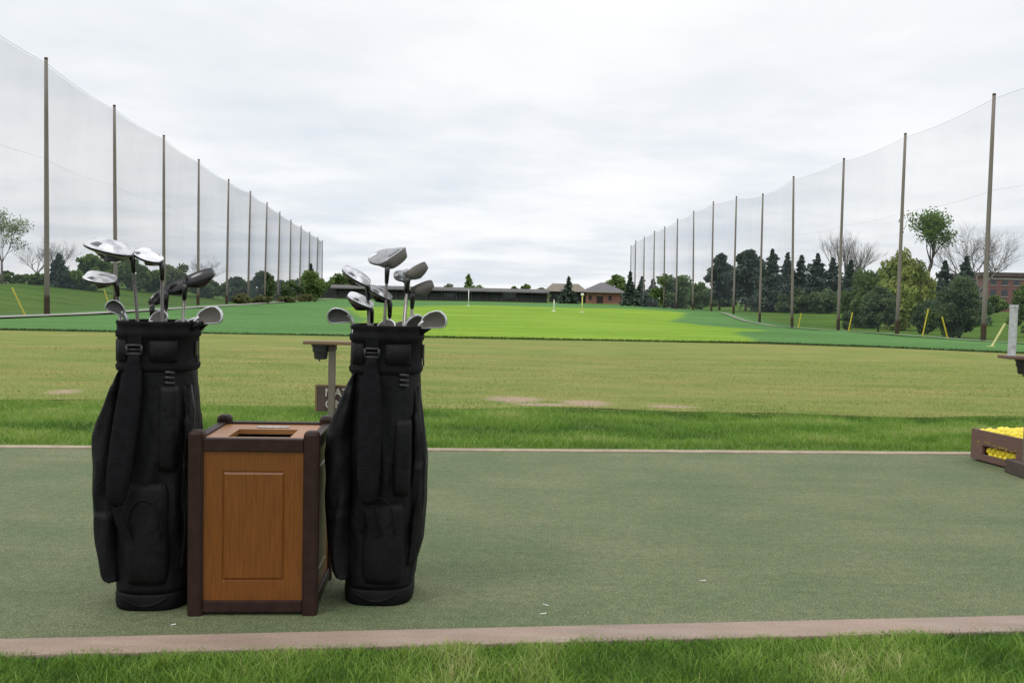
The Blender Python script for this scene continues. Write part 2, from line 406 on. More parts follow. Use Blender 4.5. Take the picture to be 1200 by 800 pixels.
cloud = mix(nt, 1.0, cloud, ramp(nt, zz, [(.28, (1, 1, 1)), (.95, (1.75, 1.75, 1.75))]), 'MULTIPLY')
nt.links.new(mix(nt, .94, sky.outputs[0], cloud), bg.inputs['Color'])
sun = bpy.data.lights.new('sun', 'SUN'); sun.energy = .8; sun.angle = R(18); sun.color = (1, .965, .91)
so = bpy.data.objects.new('sun', sun); C.objects.link(so)
sd = Vector((math.sin(SUN_AZ) * math.cos(SUN_EL), math.cos(SUN_AZ) * math.cos(SUN_EL), math.sin(SUN_EL)))
so.rotation_euler = sd.to_track_quat('Z', 'Y').to_euler()
cam = bpy.data.cameras.new('camera'); cam.sensor_width = 36; cam.lens = FOC / 1200 * 36; cam.clip_end = 8000; cam.clip_start = .05
co = bpy.data.objects.new('camera', cam); C.objects.link(co)
co.matrix_world = Matrix.Translation((0, 0, CZ)) @ CAM_ROT.to_4x4()
cam.dof.use_dof = False
S.camera = co
S.view_settings.view_transform = 'Standard'; S.view_settings.look = 'None'; S.view_settings.exposure = 0; S.view_settings.gamma = 1
S.cycles.transparent_max_bounces = 24; S.cycles.max_bounces = 6; S.cycles.use_denoising = True

# ------------------------------------------------------------------ ground
NEAR_IN, NEAR_OUT = (2.638, .125), (2.512, .122)      # y at x=0, slope
FAR_IN, FAR_OUT = (5.73, .0915), (5.81, .0935)
ln = lambda l, x: l[0] + l[1] * x
W = 9
def strip_edge(x): return 7.95 + .05 * x + .10 * math.sin(x * 1.3 + .5) + .07 * math.sin(x * 3.1)
def sheet(name, lo, hi, z, mat, xs, kind='structure'):
    mb = MB(); vs = []; fs = []
    for i, x in enumerate(xs):
        vs += [(x, lo(x), z), (x, hi(x), z)]
        if i: fs.append((2*i-2, 2*i, 2*i+1, 2*i-1))
    mb.add(vs, fs)
    return tag(mb.build(name, mat), kind=kind)
XS = [-14 + .25 * i for i in range(113)]
def EDGE(x):
    px = [-3000, -60, -25, -11.2, -5.8, -1, 3, 6.1, 8.5, 10.8, 14, 25, 60, 3000]; py = [16, 16, 17.6, 19.5, 20.2, 20.6, 21.1, 21.35, 20.9, 19.7, 18.2, 16.5, 16, 16]
    return np.interp(x, px, py)
mb = MB(); mb.add([(-3000, -3000, -.09), (3000, -3000, -.09), (3000, 17, -.09), (-3000, 17, -.09)], [(0, 1, 2, 3)])
tag(mb.build('ground', MAT['lawn']), kind='structure')
sheet('lawn', lambda x: -6, lambda x: ln(NEAR_OUT, x) - .002, .001, MAT['lawn'], XS)
sheet('turf_mat', lambda x: ln(NEAR_IN, x) + .001, lambda x: ln(FAR_IN, x) - .001, 0, MAT['turf'], XS)
sheet('rough_strip', lambda x: ln(FAR_OUT, x) + .002, strip_edge, -.008, MAT['rough'], XS)
XS2 = sorted(set([-60, -50, -40, -32, -25, -20, -17] + XS + [17, 20, 25, 32, 40, 50, 60]))
sheet('practice_tee', lambda x: strip_edge(x) if abs(x) <= 14 else strip_edge(math.copysign(14, x)), lambda x: float(EDGE(x)), 0, MAT['tee'], XS2)
def kerb(name, a, b, x0, x1, z, m='kerb'):
    mb = MB(); x = x0
    while x < x1:
        xe = min(x + 40, x1)
        g = .0008
        mb.add([(x+g, ln(a, x), -.1), (xe-g, ln(a, xe), -.1), (xe-g, ln(b, xe), -.1), (x+g, ln(b, x), -.1),
                (x+g, ln(a, x), z), (xe-g, ln(a, xe), z), (xe-g, ln(b, xe), z), (x+g, ln(b, x), z)],
               [(0,3,2,1),(4,5,6,7),(0,1,5,4),(1,2,6,5),(2,3,7,6),(3,0,4,7)])
        x = xe
    return tag(mb.build(name, MAT[m], bevel=.004), kind='structure')
kerb('mat_kerb', NEAR_OUT, NEAR_IN, -13.9, 13.9, .012)
kerb('mat_kerb', FAR_IN, FAR_OUT, -15.2, 13.9, .008, 'kerb_pale')

# field beyond the tee
def smooth(a, b, x):
    t = np.clip((x - a) / (b - a), 0, 1); return t * t * (3 - 2 * t)
def net_x(side, D):
    if side < 0: return -21.8 - .1168 * (D - 42)
    return 10 / 1050 * D + 550 / 1050 * 43.75
def HT(x, y):
    x = np.asarray(x, float); y = np.asarray(y, float)
    t = y - EDGE(x)
    zc = np.interp(y, [16, 21, 24, 34, 60, 110, 200, 4000], [0, 0, -.16, -.34, -.36, -.33, -.3, -.3])
    zl = np.interp(y, [16, 20, 30, 42, 90, 200, 4000], [0, -.02, -.25, -.36, -.42, -.4, -.3])
    zr = np.interp(y, [16, 20, 30, 43, 55, 66, 78, 88, 97, 108, 131, 200, 4000], [0, -.04, -.38, -.67, -.8, -.98, -1.15, -.95, -.35, -.25, -.35, -.4, -.3])
    a = smooth(-6, -20, x); b = smooth(6, 20, x)
    z = zc * (1 - a - b) + zl * a + zr * b
    zz = zc * (1 - a) + zl * a
    z = np.where(x > 0, zc * (1 - b) + zr * b, zz)
    # grassy bank beyond the left net, gentle rise beyond the right one
    dl = -21.8 - .1168 * (y - 42) - x
    z = z + 1.35 * smooth(3, 16, dl) * (1 - smooth(30, 60, dl)) * smooth(30, 45, y) * (1 - smooth(110, 150, y)) * (.85 + .3 * np.sin(x * .11 + 1))
    dr = x - (10 / 1050 * y + 22.9)
    z = z + .55 * smooth(6, 25, dr) * smooth(40, 60, y)
    z = np.where(t < 0, 0, z * smooth(0, 3, t) if False else z)
    return z
def hz(x, y): return float(HT(np.array([x]), np.array([y]))[0])
xa = list(np.arange(-14, 14.01, .35)); xb = list(np.arange(14.8, 44, .8)); xc = list(np.arange(46, 121, 2.5)); xd = [130, 150, 180, 230, 300, 450, 700, 1200, 2000, 3000]
gx = np.array([-v for v in xd[::-1]] + [-v for v in xc[::-1]] + [-v for v in xb[::-1]] + xa + xb + xc + xd)
gt = np.array(list(np.arange(0, 8, .25)) + list(np.arange(8, 32, .5)) + list(np.arange(32, 90, 1)) + list(np.arange(90, 200, 3)) + [210, 230, 260, 300, 360, 450, 600, 900, 1500, 2500, 4000])
GX, GT = np.meshgrid(gx, gt, indexing='ij')
GY = GT + EDGE(GX)
GZ = HT(GX.ravel(), GY.ravel()).reshape(GX.shape)
GZ = np.where(GT < .01, 0.0, GZ)
micro = (fbm(np.stack([GX.ravel() * .12, GY.ravel() * .12], 1), 3) - .5).reshape(GX.shape) * .12 * smooth(4, 20, GT)
GZ = GZ + micro
# the paler, closely mown fairway: outline walked on the ground
poly = []
for (x, y, z) in [(440, 397, 0), (432, 385, -.3), (420, 368, -.34), (402, 359.5, -.33), (560, 357.3, -.3), (740, 361.5, -.3), (800, 365.5, -.3), (784, 372.5, -.35), (820, 378, -.38), (860, 381, -.4), (899, 383.5, -.42), (868, 387.5, -.35), (862, 390, -.3), (882, 395, -.2), (884, 400, -.03), (884, 404, .25)]:
    p = atz(x, y, z); poly.append((p.x, min(p.y, 175)))
poly[0] = (poly[0][0], 18.0); poly[-1] = (poly[-1][0], 18.0)
P = np.array(poly)
def sdist(px_, py_):
    d = np.full(px_.shape, 1e9); ins = np.zeros(px_.shape, bool)
    for i in range(len(P)):
        a = P[i]; b = P[(i + 1) % len(P)]
        e = b - a; L = max((e ** 2).sum(), 1e-9)
        t = np.clip(((px_ - a[0]) * e[0] + (py_ - a[1]) * e[1]) / L, 0, 1)
        d = np.minimum(d, np.hypot(px_ - a[0] - t * e[0], py_ - a[1] - t * e[1]))
        c = ((a[1] > py_) != (b[1] > py_))
        xi = a[0] + (py_ - a[1]) / (b[1] - a[1] + 1e-12) * e[0]
        ins ^= c & (px_ < xi)
    return np.where(ins, d, -d)
fx = GX.ravel(); fy = GY.ravel()
wob = (fbm(np.stack([fx * .4, fy * .25], 1), 8) - .5) * 1.2
sdv = sdist(fx, fy) + wob * np.clip((fy - 20) / 20, 0, 1)
mown = np.clip(.5 + sdv / (.12 + fy * .004), 0, 1)
dl = np.where(fx < 0, -21.8 - .1168 * (fy - 42) - fx, fx - (10 / 1050 * fy + 22.9))
bank = np.clip(dl / 2.0 - .2, 0, 1); bank = np.where(fy > 185, 1, bank)
nx, ny = GX.shape
idx = np.arange(nx * ny).reshape(nx, ny)
quads = np.stack([idx[:-1, :-1], idx[1:, :-1], idx[1:, 1:], idx[:-1, 1:]], -1).reshape(-1, 4)
V = np.stack([fx, fy, GZ.ravel()], 1)
qm = mown[quads].mean(1) > .5
for nm, sel in (('fairway', qm), ('field', ~qm)):
    q = quads[sel]; u, inv = np.unique(q, return_inverse=True)
    o = npmesh(nm, V[u], inv.reshape(-1, 4), MAT['field'], tint={'mown': mown[u], 'bank': bank[u]}, smooth=True)
    tag(o, kind='structure')

# pale path along the foot of each net
for side in (-1, 1):
    vs = []; fs = []
    Ds = np.arange(28, 186, 1.5) if side < 0 else np.arange(38, 100, 1.5)
    for i, D in enumerate(Ds):
        xn = net_x(side, D) + (1.4 if side < 0 else -.9); wd = .55 if side < 0 else .35
        for k in (-1, 1):
            x = xn + k * wd; vs.append((x, D, hz(x, D) + .07))
        if i: fs.append((2*i-2, 2*i-1, 2*i+1, 2*i))
    mb = MB(); mb.add(vs, fs); tag(mb.build('path', MAT['path' if side < 0 else 'path_worn']), kind='structure')

# ------------------------------------------------------------------ grass blades
def blades(name, pts, hgt, tint, width, mat, lean=.5, segs=2, z0=0.0):
    n = len(pts)
    ang = rng.uniform(0, 2 * math.pi, n); la = rng.uniform(0, 2 * math.pi, n); ll = hgt * rng.uniform(.1, lean * 1.6, n)
    wv = np.stack([np.cos(ang), np.sin(ang), np.zeros(n)], 1) * (width * rng.uniform(.6, 1.3, n))[:, None]
    lv = np.stack([np.cos(la) * ll, np.sin(la) * ll, np.zeros(n)], 1)
    base = np.column_stack([pts, np.full(n, z0)])
    up = np.zeros((n, 3)); up[:, 2] = hgt
    if segs == 2:
        mid = base + up * .6 + lv * .35; tip = base + up + lv
        v = np.stack([base - wv, base + wv, mid + wv * .75, mid - wv * .75, tip + wv * .12, tip - wv * .12], 1).reshape(-1, 3)
        b = (np.arange(n) * 6)[:, None]
        f = np.stack([b + [0, 1, 2, 3], b + [3, 2, 4, 5]], 1).reshape(-1, 4)
        k = 6
    else:
        tip = base + up + lv
        v = np.stack([base - wv, base + wv, tip], 1).reshape(-1, 3)
        f = np.arange(n * 3).reshape(-1, 3); k = 3
    o = npmesh(name, v, f, mat, tint={'tint': np.repeat(np.clip(tint, 0, 1), k)})
    return tag(o, kind='stuff')
# near lawn
n = 170000
x = rng.uniform(-3.6, 4.6, n); yt = ln(NEAR_OUT, x); y = yt + .004 + .014 * fbm(np.stack([x * 6, x * 0], 1), 77) - rng.uniform(0, 1, n) ** 1.3 * 1.3
c = fbm(np.stack([x * 9, y * 9], 1), 1); c2 = fbm(np.stack([x * 2.2, y * 4.0], 1), 5)
tuft = np.clip((c - .5) * 1.8, -.4, .6)
edge_ = np.clip((yt - y) / .06, .6, 1)
hgt = (.020 + .024 * tuft + rng.uniform(0, .018, n)) * edge_
tint = .39 + (c2 - .5) * 1.0 + (c - .5) * .85 + rng.normal(0, .16, n) + (rng.uniform(0, 1, n) < .02) * .35
o = blades('grass', np.stack([x, y], 1), hgt, tint, .0013, MAT['blade'], .9, 2, 0.0)
tag(o, 'bright green tufted grass along the near edge of the kerb in the foreground', 'grass')
# strip beyond the mat
n = 190000
x = rng.uniform(-7.5, 8.5, n); lo = FAR_OUT[0] + FAR_OUT[1] * x
hi = 7.95 + .05 * x + .10 * np.sin(x * 1.3 + .5) + .07 * np.sin(x * 3.1)
u = rng.uniform(0, 1, n); y = lo + .01 + u * (hi - lo + .22 * (fbm(np.stack([x * 2.2, x * 0], 1), 9) - .3))
c = fbm(np.stack([x * 3.4, y * 3.4], 1), 12); c2 = fbm(np.stack([x * .8, y * 2.4], 1), 15)
hgt = (.022 + .06 * np.clip(c - .42, -.2, .4) + rng.uniform(0, .020, n)) * np.clip((y - lo) / .12, .5, 1) * np.clip((hi + .1 - y) / .35, .3, 1)
tint = .45 + (c2 - .5) * 1.15 + (c - .5) * .7 + rng.normal(0, .12, n) - .12 * smooth(.5, .9, u) + (rng.uniform(0, 1, n) < .06) * .35
o = blades('grass', np.stack([x, y], 1), hgt, tint, .0021, MAT['blade'], .9, 2, -.01)
tag(o, 'strip of longer green grass between the far kerb and the dry mown turf', 'grass')
# short blades on the dry tee
n = 90000
x = rng.uniform(-9, 10, n); y = 7.75 + .05 * x + rng.uniform(0, 1, n) ** 1.6 * 7.5
c = fbm(np.stack([x * .9, y * 2.2], 1), 22)
keep = rng.uniform(0, 1, n) < np.clip(1.5 - c * 1.3, .25, 1); x, y, c = x[keep], y[keep], c[keep]
worn = np.zeros(len(x))
for px_, py_, rx_, ry_ in WORN: worn = np.maximum(worn, 1.1 - np.hypot((x - px_) / rx_, (y - py_) / ry_))
keep = rng.uniform(0, 1, len(x)) > np.clip(worn * 1.6, 0, .8); x, y, c = x[keep], y[keep], c[keep]
c3 = fbm(np.stack([x * .45, y * 1.4], 1), 33)
hgt = rng.uniform(.008, .024, len(x)) * (.7 + c * .6)
tint = .5 + (c - .5) * 1.0 + (c3 - .5) * .9 + rng.normal(0, .16, len(x))
o = blades('grass', np.stack([x, y], 1), hgt, tint, .0035, MAT['blade_tan'], .8, 1, 0)
tag(o, 'short dry yellow green turf of the tee beyond the longer strip', 'grass')
# dark uncut fringe on the brow of the tee
n = 26000
x = rng.uniform(-16, 16, n); y = EDGE(x) + rng.uniform(-.02, .34, n)
hgt = rng.uniform(.03, .085, n) * (.75 + .5 * vnoise(np.stack([x * .5, x * 0], 1), 4))
o = blades('grass', np.stack([x, y], 1), hgt, rng.uniform(0, 1, n), .008, MAT['blade_edge'], .6, 1, -.02)
tag(o, 'thin dark line of uncut grass where the tee ends', 'grass')

# ------------------------------------------------------------------ litter bin
def litter_bin():
    p0 = atz(218.5, 722); p1 = atz(370, 722)
    wdt = .392; ang = .075
    t = empty('litter_bin', 'square litter bin with orange brown panels and dark posts between two golf bags', 'litter bin', (p0.x, p0.y, 0), ang)
    pw = .046; H = .548; PH = .572
    for (x, y) in ((0, 0), (wdt - pw, 0), (0, wdt - pw), (wdt - pw, wdt - pw)):
        mb = MB(); c = .008
        def oct_(z, g=0):
            a, b = g, pw - g
            return [(x+a+c, y+a, z), (x+b-c, y+a, z), (x+b, y+a+c, z), (x+b, y+b-c, z), (x+b-c, y+b, z), (x+a+c, y+b, z), (x+a, y+b-c, z), (x+a, y+a+c, z)]
        mb.loft([oct_(0), oct_(PH - .012), oct_(PH - .004, .004), oct_(PH, .010)])
        mb.build('post', MAT['bin_frame'], t)
    g = .005
    for k in range(4):
        M = Matrix.Translation((wdt/2, wdt/2, 0)) @ Matrix.Rotation(k * math.pi / 2, 4, 'Z') @ Matrix.Translation((-wdt/2, -wdt/2, 0))
        mb = MB(); mb.box(pw + .0005, wdt - pw - .0005, g, .034, H - .040, H, 0, M); mb.build('top_rail', MAT['bin_frame'], t, bevel=.003)
        mb = MB(); mb.box(pw + .0005, wdt - pw - .0005, g, .034, .010, .046, 0, M); mb.build('bottom_rail', MAT['bin_frame'], t, bevel=.003)
        # panel with a routed rectangular groove
        mb = MB(); y = .012; x0, x1, z0, z1 = pw - .004, wdt - pw + .004, .0465, H - .0405
        def rect(i, yy, iz=None):
            iz = i if iz is None else iz
            return [M @ Vector(q) for q in ((x0+i, yy, z0+iz), (x1-i, yy, z0+iz), (x1-i, yy, z1-iz), (x0+i, yy, z1-iz))]
        mb.loft([rect(0, y + .014), rect(0, y), rect(.059, y, .060), rect(.0625, y + .0028, .062), rect(.0635, y + .0028, .0640), rect(.0675, y - .0015, .0700)], cap0=True, cap1=True)
        mb.build('panel', MAT['bin_panel'], t)
    # lid with a rectangular mouth
    mb = MB(); a, b = .0345, wdt - .0345; cx0, cx1, cy0, cy1 = .100, .292, .085, .245; zl = H - .007
    o_ = [(a, a), (b, a), (b, b), (a, b)]; i_ = [(cx0, cy0), (cx1, cy0), (cx1, cy1), (cx0, cy1)]
    ch = pw + .002
    rings = [[(p[0], p[1], z) for p in pp] for pp, z in ((o_, zl - .016), (o_, zl), (i_, zl), (i_, zl - .016))]
    mb.loft(rings + [rings[0]], cap0=False, cap1=False)
    mb.build('lid', MAT['bin_lid'], t)
    mb = MB(); s_ = .004
    mb.loft([[(p[0], p[1], zl - .0165) for p in ((cx0 - .05, cy0 - .04), (cx1 + .05, cy0 - .04), (cx1 + .05, cy1 + .04), (cx0 - .05, cy1 + .04))],
             [(p[0], p[1], .06) for p in ((cx0 - .04, cy0 - .03), (cx1 + .04, cy0 - .03), (cx1 + .04, cy1 + .03), (cx0 - .04, cy1 + .03))]], cap0=False, cap1=True)
    mb.build('liner', MAT['liner'], t)
    mb = MB(); mb.box(.150, .255, cy1 + .030, cy1 + .056, zl + .001, zl + .003); mb.build('sticker', MAT['label_white'], t)
    cup = empty('crumpled_wrapper', 'small pale crumpled wrapper inside the mouth of the litter bin', 'wrapper', (0, 0, 0))
    cup.matrix_world = Matrix.Translation((p0.x, p0.y, 0)) @ Matrix.Rotation(ang, 4, 'Z') @ Matrix.Translation((.145, .20, .40))
    mb = MB(); rr = random.Random(4); rings = []
    for k in range(7):
        ph = -math.pi / 2 + math.pi * (k + .15) / 6.3
        rings.append([(math.cos(2*math.pi*i/10) * math.cos(ph) * .028 * rr.uniform(.7, 1.2), math.sin(2*math.pi*i/10) * math.cos(ph) * .028 * rr.uniform(.7, 1.2), math.sin(ph) * .022) for i in range(10)])
    mb.loft(rings); mb.build('paper', MAT['label_white'], cup)
litter_bin()

# ------------------------------------------------------------------ golf bags
def ring(cx, cy, z, rx, ry, n=64, e=2.7, f=None):
    out = []
    for i in range(n):
        a = 2 * math.pi * i / n; ca, sa = math.cos(a), math.sin(a)
        r = (abs(ca) ** e + abs(sa) ** e) ** (-1 / e)
        x, y = rx * r * ca, ry * r * sa
        if f:
            k = 1 + f(a, z); x *= k; y *= k
        out.append((cx + x, cy + y, z))
    return out
def golf_bag(name, label, loc, rz, seed, lean, slant, rbulge):
    rr = random.Random(seed)
    t = empty(name, label, 'golf bag', loc, rz, 'black cart bags full of golf clubs')
    ph = [rr.uniform(0, 6.28) for _ in range(8)]
    def wr(a, z, amp=1.0):
        zz = max(0, min(1, (z - .05) / .10)) * max(0, min(1, (.76 - z) / .12))
        fold = abs(math.sin(2.5 * a + 2.2 * math.sin(5 * z + ph[0]) + ph[1])) ** 3
        fold2 = abs(math.sin(4.5 * a - 3 * z + 1.2 * math.sin(11 * z + ph[4]) + ph[2])) ** 4
        return amp * zz * (.060 * (fold - .4) + .045 * (fold2 - .35) + .012 * math.sin(3 * a + 27 * z + ph[3]) * math.sin(9 * z + ph[5]) + .008 * math.sin(13 * a + 19 * z + ph[6]))
    lx = lambda z: lean * max(0, z - .02) / .88
    zs = [.055, .07, .09] + [.11 + .0125 * k for k in range(52)]
    prof = lambda z: 1 + .03 * math.sin(z * 4.2) - .04 * max(0, (z - .6)) 
    # body, open at the top, with an inner wall
    mb = MB()
    outer = [ring(lx(z), 0, z, .1115 * prof(z), .1175 * prof(z), 128, f=wr) for z in zs]
    inner = [ring(lx(z), 0, z, .098, .102, 128) for z in reversed(zs)]
    mb.loft(outer + inner, cap0=True, cap1=True)
    mb.build('body', MAT['black_cloth'], t, smooth=True)
    # moulded rubber foot with a swept lip
    mb = MB()
    mb.loft([ring(0, 0, z, a, b, e=3) for z, a, b in ((0, .106, .112), (.004, .110, .116), (.02, .1125, .1185), (.045, .1125, .1185), (.056, .108, .114))])
    ft = mb.build('foot', MAT['black_rubber'], t, smooth=True)
    mb = MB(); pts = []
    for k in range(17):
        u = k / 16; x = -.07 + .14 * u; z = .045 - .028 * math.sin(math.pi * u)
        pts.append((x, -.1185 + .0005 - .25 * x * x * 0, z))
    mb.tube(pts, .004, 6); mb.build('foot_lip', MAT['black_rubber'], ft, smooth=True)
    # collar
    mb = MB(); zc = [(.742, .112, .118), (.748, .117, .123), (.760, .119, .125), (.766, .115, .121), (.845, .114, .120), (.850, .119, .125), (.866, .120, .126), (.870, .1155, .1215), (.884, .116, .122), (.892, .119, .125), (.898, .117, .123)]
    outc = [ring(lx(z), 0, z + (.012 * 0), a, b, e=2.9) for z, a, b in zc]
    inn = [ring(lx(z), 0, z, .108, .114, e=2.9) for z in (.896, .85, .742)]
    mb.loft(outc + inn + [outc[0]], cap0=False, cap1=False)
    col_ = mb.build('collar', MAT['black_mesh'], t, smooth=True)
    # divider bars inside the collar
    mb = MB(); L9 = lx(.87)
    for y in (-.04, .035): mb.tube([(L9 - .104, y, .868), (L9 + .104, y, .868)], .007, 8)
    mb.tube([(L9, -.109, .866), (L9, .109, .866)], .007, 8)
    mb.build('divider', MAT['black_mesh'], t, smooth=True)
    # padded collar patches left and right of the strap loop
    for x0, x1 in ((-.108, -.060), (.006, .086)):
        mb = MB(); rings = []
        for k in range(9):
            u = k / 8; x = x0 + (x1 - x0) * u
            yb = -.121 * (1 - (abs(x) / .1195) ** 2.9) ** (1 / 2.9) if abs(x) < .1195 else 0
            q = .006 * math.sin(math.pi * u) ** .4
            rings.append([(L9 + x, yb + .004, .772), (L9 + x, yb - q, .778), (L9 + x, yb - q, .836), (L9 + x, yb + .004, .842)])
        mb.loft(rings); mb.build('collar_pad', MAT['black_cloth'], t, smooth=True)
    # big side pockets
    def pocket(nm, sx, prof_, y0, y1, mat='black_cloth'):
        mb = MB(); rings = []
        zz_ = np.array([q[0] for q in prof_]); oo_ = np.array([q[1] for q in prof_])
        zi = sorted(set(list(zz_) + list(np.arange(zz_[0] + .03, zz_[-1] - .02, .014))))
        for z, out in [(float(z), float(np.interp(z, zz_, oo_))) for z in zi]:
            xi = lx(z) + sx * .085; xo = lx(z) + sx * (.108 + out)
            cx, hx = (xi + xo) / 2, abs(xo - xi) / 2
            k = 1 if out > .012 else .85
            rings.append(ring(cx, (y0 + y1) / 2, z, hx, (y1 - y0) / 2 * k, 56, 2.4, lambda a, zz: .05 * (abs(math.sin(2 * a + 4 * math.sin(6 * zz + ph[4]) + ph[5])) ** 3 - .4) + .03 * math.sin(5 * a - 21 * zz + ph[5])))
        mb.loft(rings); return mb.build(nm, MAT[mat], t, smooth=True)
    pk = pocket('side_pocket', -1, [(.088, .018), (.094, .034), (.11, .044), (.14, .051), (.2, .062), (.3, .070), (.4, .075), (.48, .077), (.54, .073), (.59, .060), (.63, .042), (.67, .026), (.71, .010), (.735, -.004), (.745, -.015)], -.128 if seed == 8 else -.112, .085)
    pts = [(lx(z) - .108 - o_ - .0005, -.006, z) for z, o_ in [(.13, .049), (.2, .056), (.3, .062), (.4, .066), (.48, .068), (.54, .066), (.60, .052), (.66, .030)]]
    mb = MB(); mb.tube(pts, .0035, 6); mb.build('zip', MAT['black_plastic'], pk, smooth=True)
    pk = pocket('side_pocket', 1, [(.07, .002), (.08, .008), (.12, .012), (.2, .016 + rbulge), (.32, .02 + rbulge), (.45, .02 + rbulge), (.55, .016 + rbulge * .6), (.62, .01), (.68, .003), (.72, -.008)], -.085, .10)
    mb = MB(); mb.tube([(lx(.7) + .112, -.045, .70), (lx(.6) + .126, -.05, .62), (lx(.5) + .128 + rbulge * .8, -.06, .5), (lx(.35) + .128 + rbulge * .8, -.06, .35), (lx(.2) + .124, -.05, .2)], .0035, 6)
    mb.build('zip', MAT['black_plastic'], pk, smooth=True)
    # front pockets (low apparel pocket and valuables pocket)
    def front(nm, x0, x1, z0, z1, dep, mat='black_cloth'):
        mb = MB(); rings = []; K = 14
        for k in range(K + 1):
            u = k / K; z = z0 + (z1 - z0) * u
            s = min(1, (math.sin(math.pi * min(max(u, .0), 1)) ** .35)) if 0 < u < 1 else .05
            hw = (x1 - x0) / 2 * (.86 + .14 * s); cx = (x0 + x1) / 2 + lx(z)
            rings.append(ring(cx, -.098, z, hw, (.026 + dep * s), 32, 3, lambda a, zz: .03 * math.sin(3 * a + 16 * zz + ph[6]) * math.sin(23 * zz + ph[3])))
        mb.loft(rings); return mb.build(nm, MAT[mat], t, smooth=True)
    fp = front('front_pocket', *((-.062, .070, .085, .40, .016) if seed == 3 else (-.050, .084, .075, .33, .014)))
    mb = MB(); pts = []
    for k in range(21):
        u = k / 20; a = math.pi * (1 - u)
        pts.append((lx(.3) + .004 + .052 * math.cos(a), -.141, .24 + .115 * math.sin(a) ** .7))
    mb.tube(pts, .0026, 6); mb.build('zip', MAT['black_cloth'], fp, smooth=True)
    front('front_pocket', *((.032, .092, .44, .70, .006) if seed == 3 else (.040, .098, .36, .60, .010)))
    # shoulder strap hanging down the front
    mb = MB(); rings = []
    path = [(.0, .806, -.130, .016, .004), (.0, .775, -.131, .018, .004), (.05, .74, -.134, .027, .007), (.18, .69, -.138, .034, .011), (.35, .62, -.144, .037, .013), (.55, .54, -.150, .038, .014), (.75, .46, -.155, .037, .014), (.9, .40, -.158, .034, .013), (1.0, .355, -.157, .026, .010), (1.02, .34, -.154, .017, .005)]
    for u, z, y, hw, th in path:
        cx = lx(z) - .033 + slant * u
        rings.append([(cx + hw * math.copysign(abs(math.cos(a)) ** .55, math.cos(a)), y + th * math.copysign(abs(math.sin(a)) ** .8, math.sin(a)), z) for a in [2 * math.pi * i / 24 for i in range(24)]])
    mb.loft(rings); st = mb.build('shoulder_strap', MAT['strap_cloth'], t, smooth=True)
    ex = lx(.34) - .033 + slant * 1.02
    mb = MB(); pts = [(ex, -.154, .335), (ex + .012, -.150, .28), (ex + .03, -.143, .235)]
    mb.loft([[(p[0] - .014, p[1] - .002, p[2]), (p[0] + .014, p[1] - .002, p[2]), (p[0] + .014, p[1] + .002, p[2]), (p[0] - .014, p[1] + .002, p[2])] for p in pts])
    mb.build('webbing', MAT['strap_cloth'], st)
    # square ring buckle on the collar
    mb = MB(); bx, bz = lx(.81) - .033, .812
    pts = [(bx - .022, -.131, bz - .013), (bx + .022, -.131, bz - .013), (bx + .022, -.131, bz + .013), (bx - .022, -.131, bz + .013)]
    for i in range(4):
        mb.tube([pts[i], pts[(i + 1) % 4]], .0042, 8)
    mb.tube([(bx - .022, -.131, bz), (bx + .022, -.131, bz)], .003, 8)
    mb.build('buckle', MAT['black_plastic'], st, smooth=True)
    mb = MB(); mb.box(bx - .021, bx + .021, -.1275, -.123, .79, .862); mb.build('strap_loop', MAT['black_mesh'], st, bevel=.002)
    # carry handle and accessory clips on the right shoulder of the collar
    mb = MB(); L8 = lx(.88)
    mb.tube([(L8 + .112, -.05, .875), (L8 + .132, -.045, .888), (L8 + .138, 0, .893), (L8 + .132, .045, .888), (L8 + .112, .05, .875)], .008, 8)
    mb.build('carry_handle', MAT['black_rubber'], t, smooth=True)
    mb = MB()
    for k in range(3):
        z = .742 - k * .016
        mb.tube([(lx(z) + .052, -.108, z), (lx(z) + .062, -.124, z + .002), (lx(z) + .082, -.112, z - .001)], .005, 8)
    mb.build('clip', MAT['black_plastic'], t, smooth=True)
    mb = MB(); mb.box(L8 + .116, L8 + .121, -.02, .012, .79, .835); mb.tube([(L8 + .1185, -.004, .79), (L8 + .120, -.004, .765)], .003, 6)
    mb.build('towel_ring', MAT['black_plastic'], t)
    return t
BL = Vector((-1.126, 2.842, 0)); BR = Vector((-.420, 2.935, 0))
golf_bag('golf_bag', 'tall black golf bag full of clubs left of the litter bin', BL, .07, 3, .006, -.040, .0)
golf_bag('golf_bag', 'tall black golf bag full of clubs right of the litter bin', BR, .03, 8, .012, .004, .016)

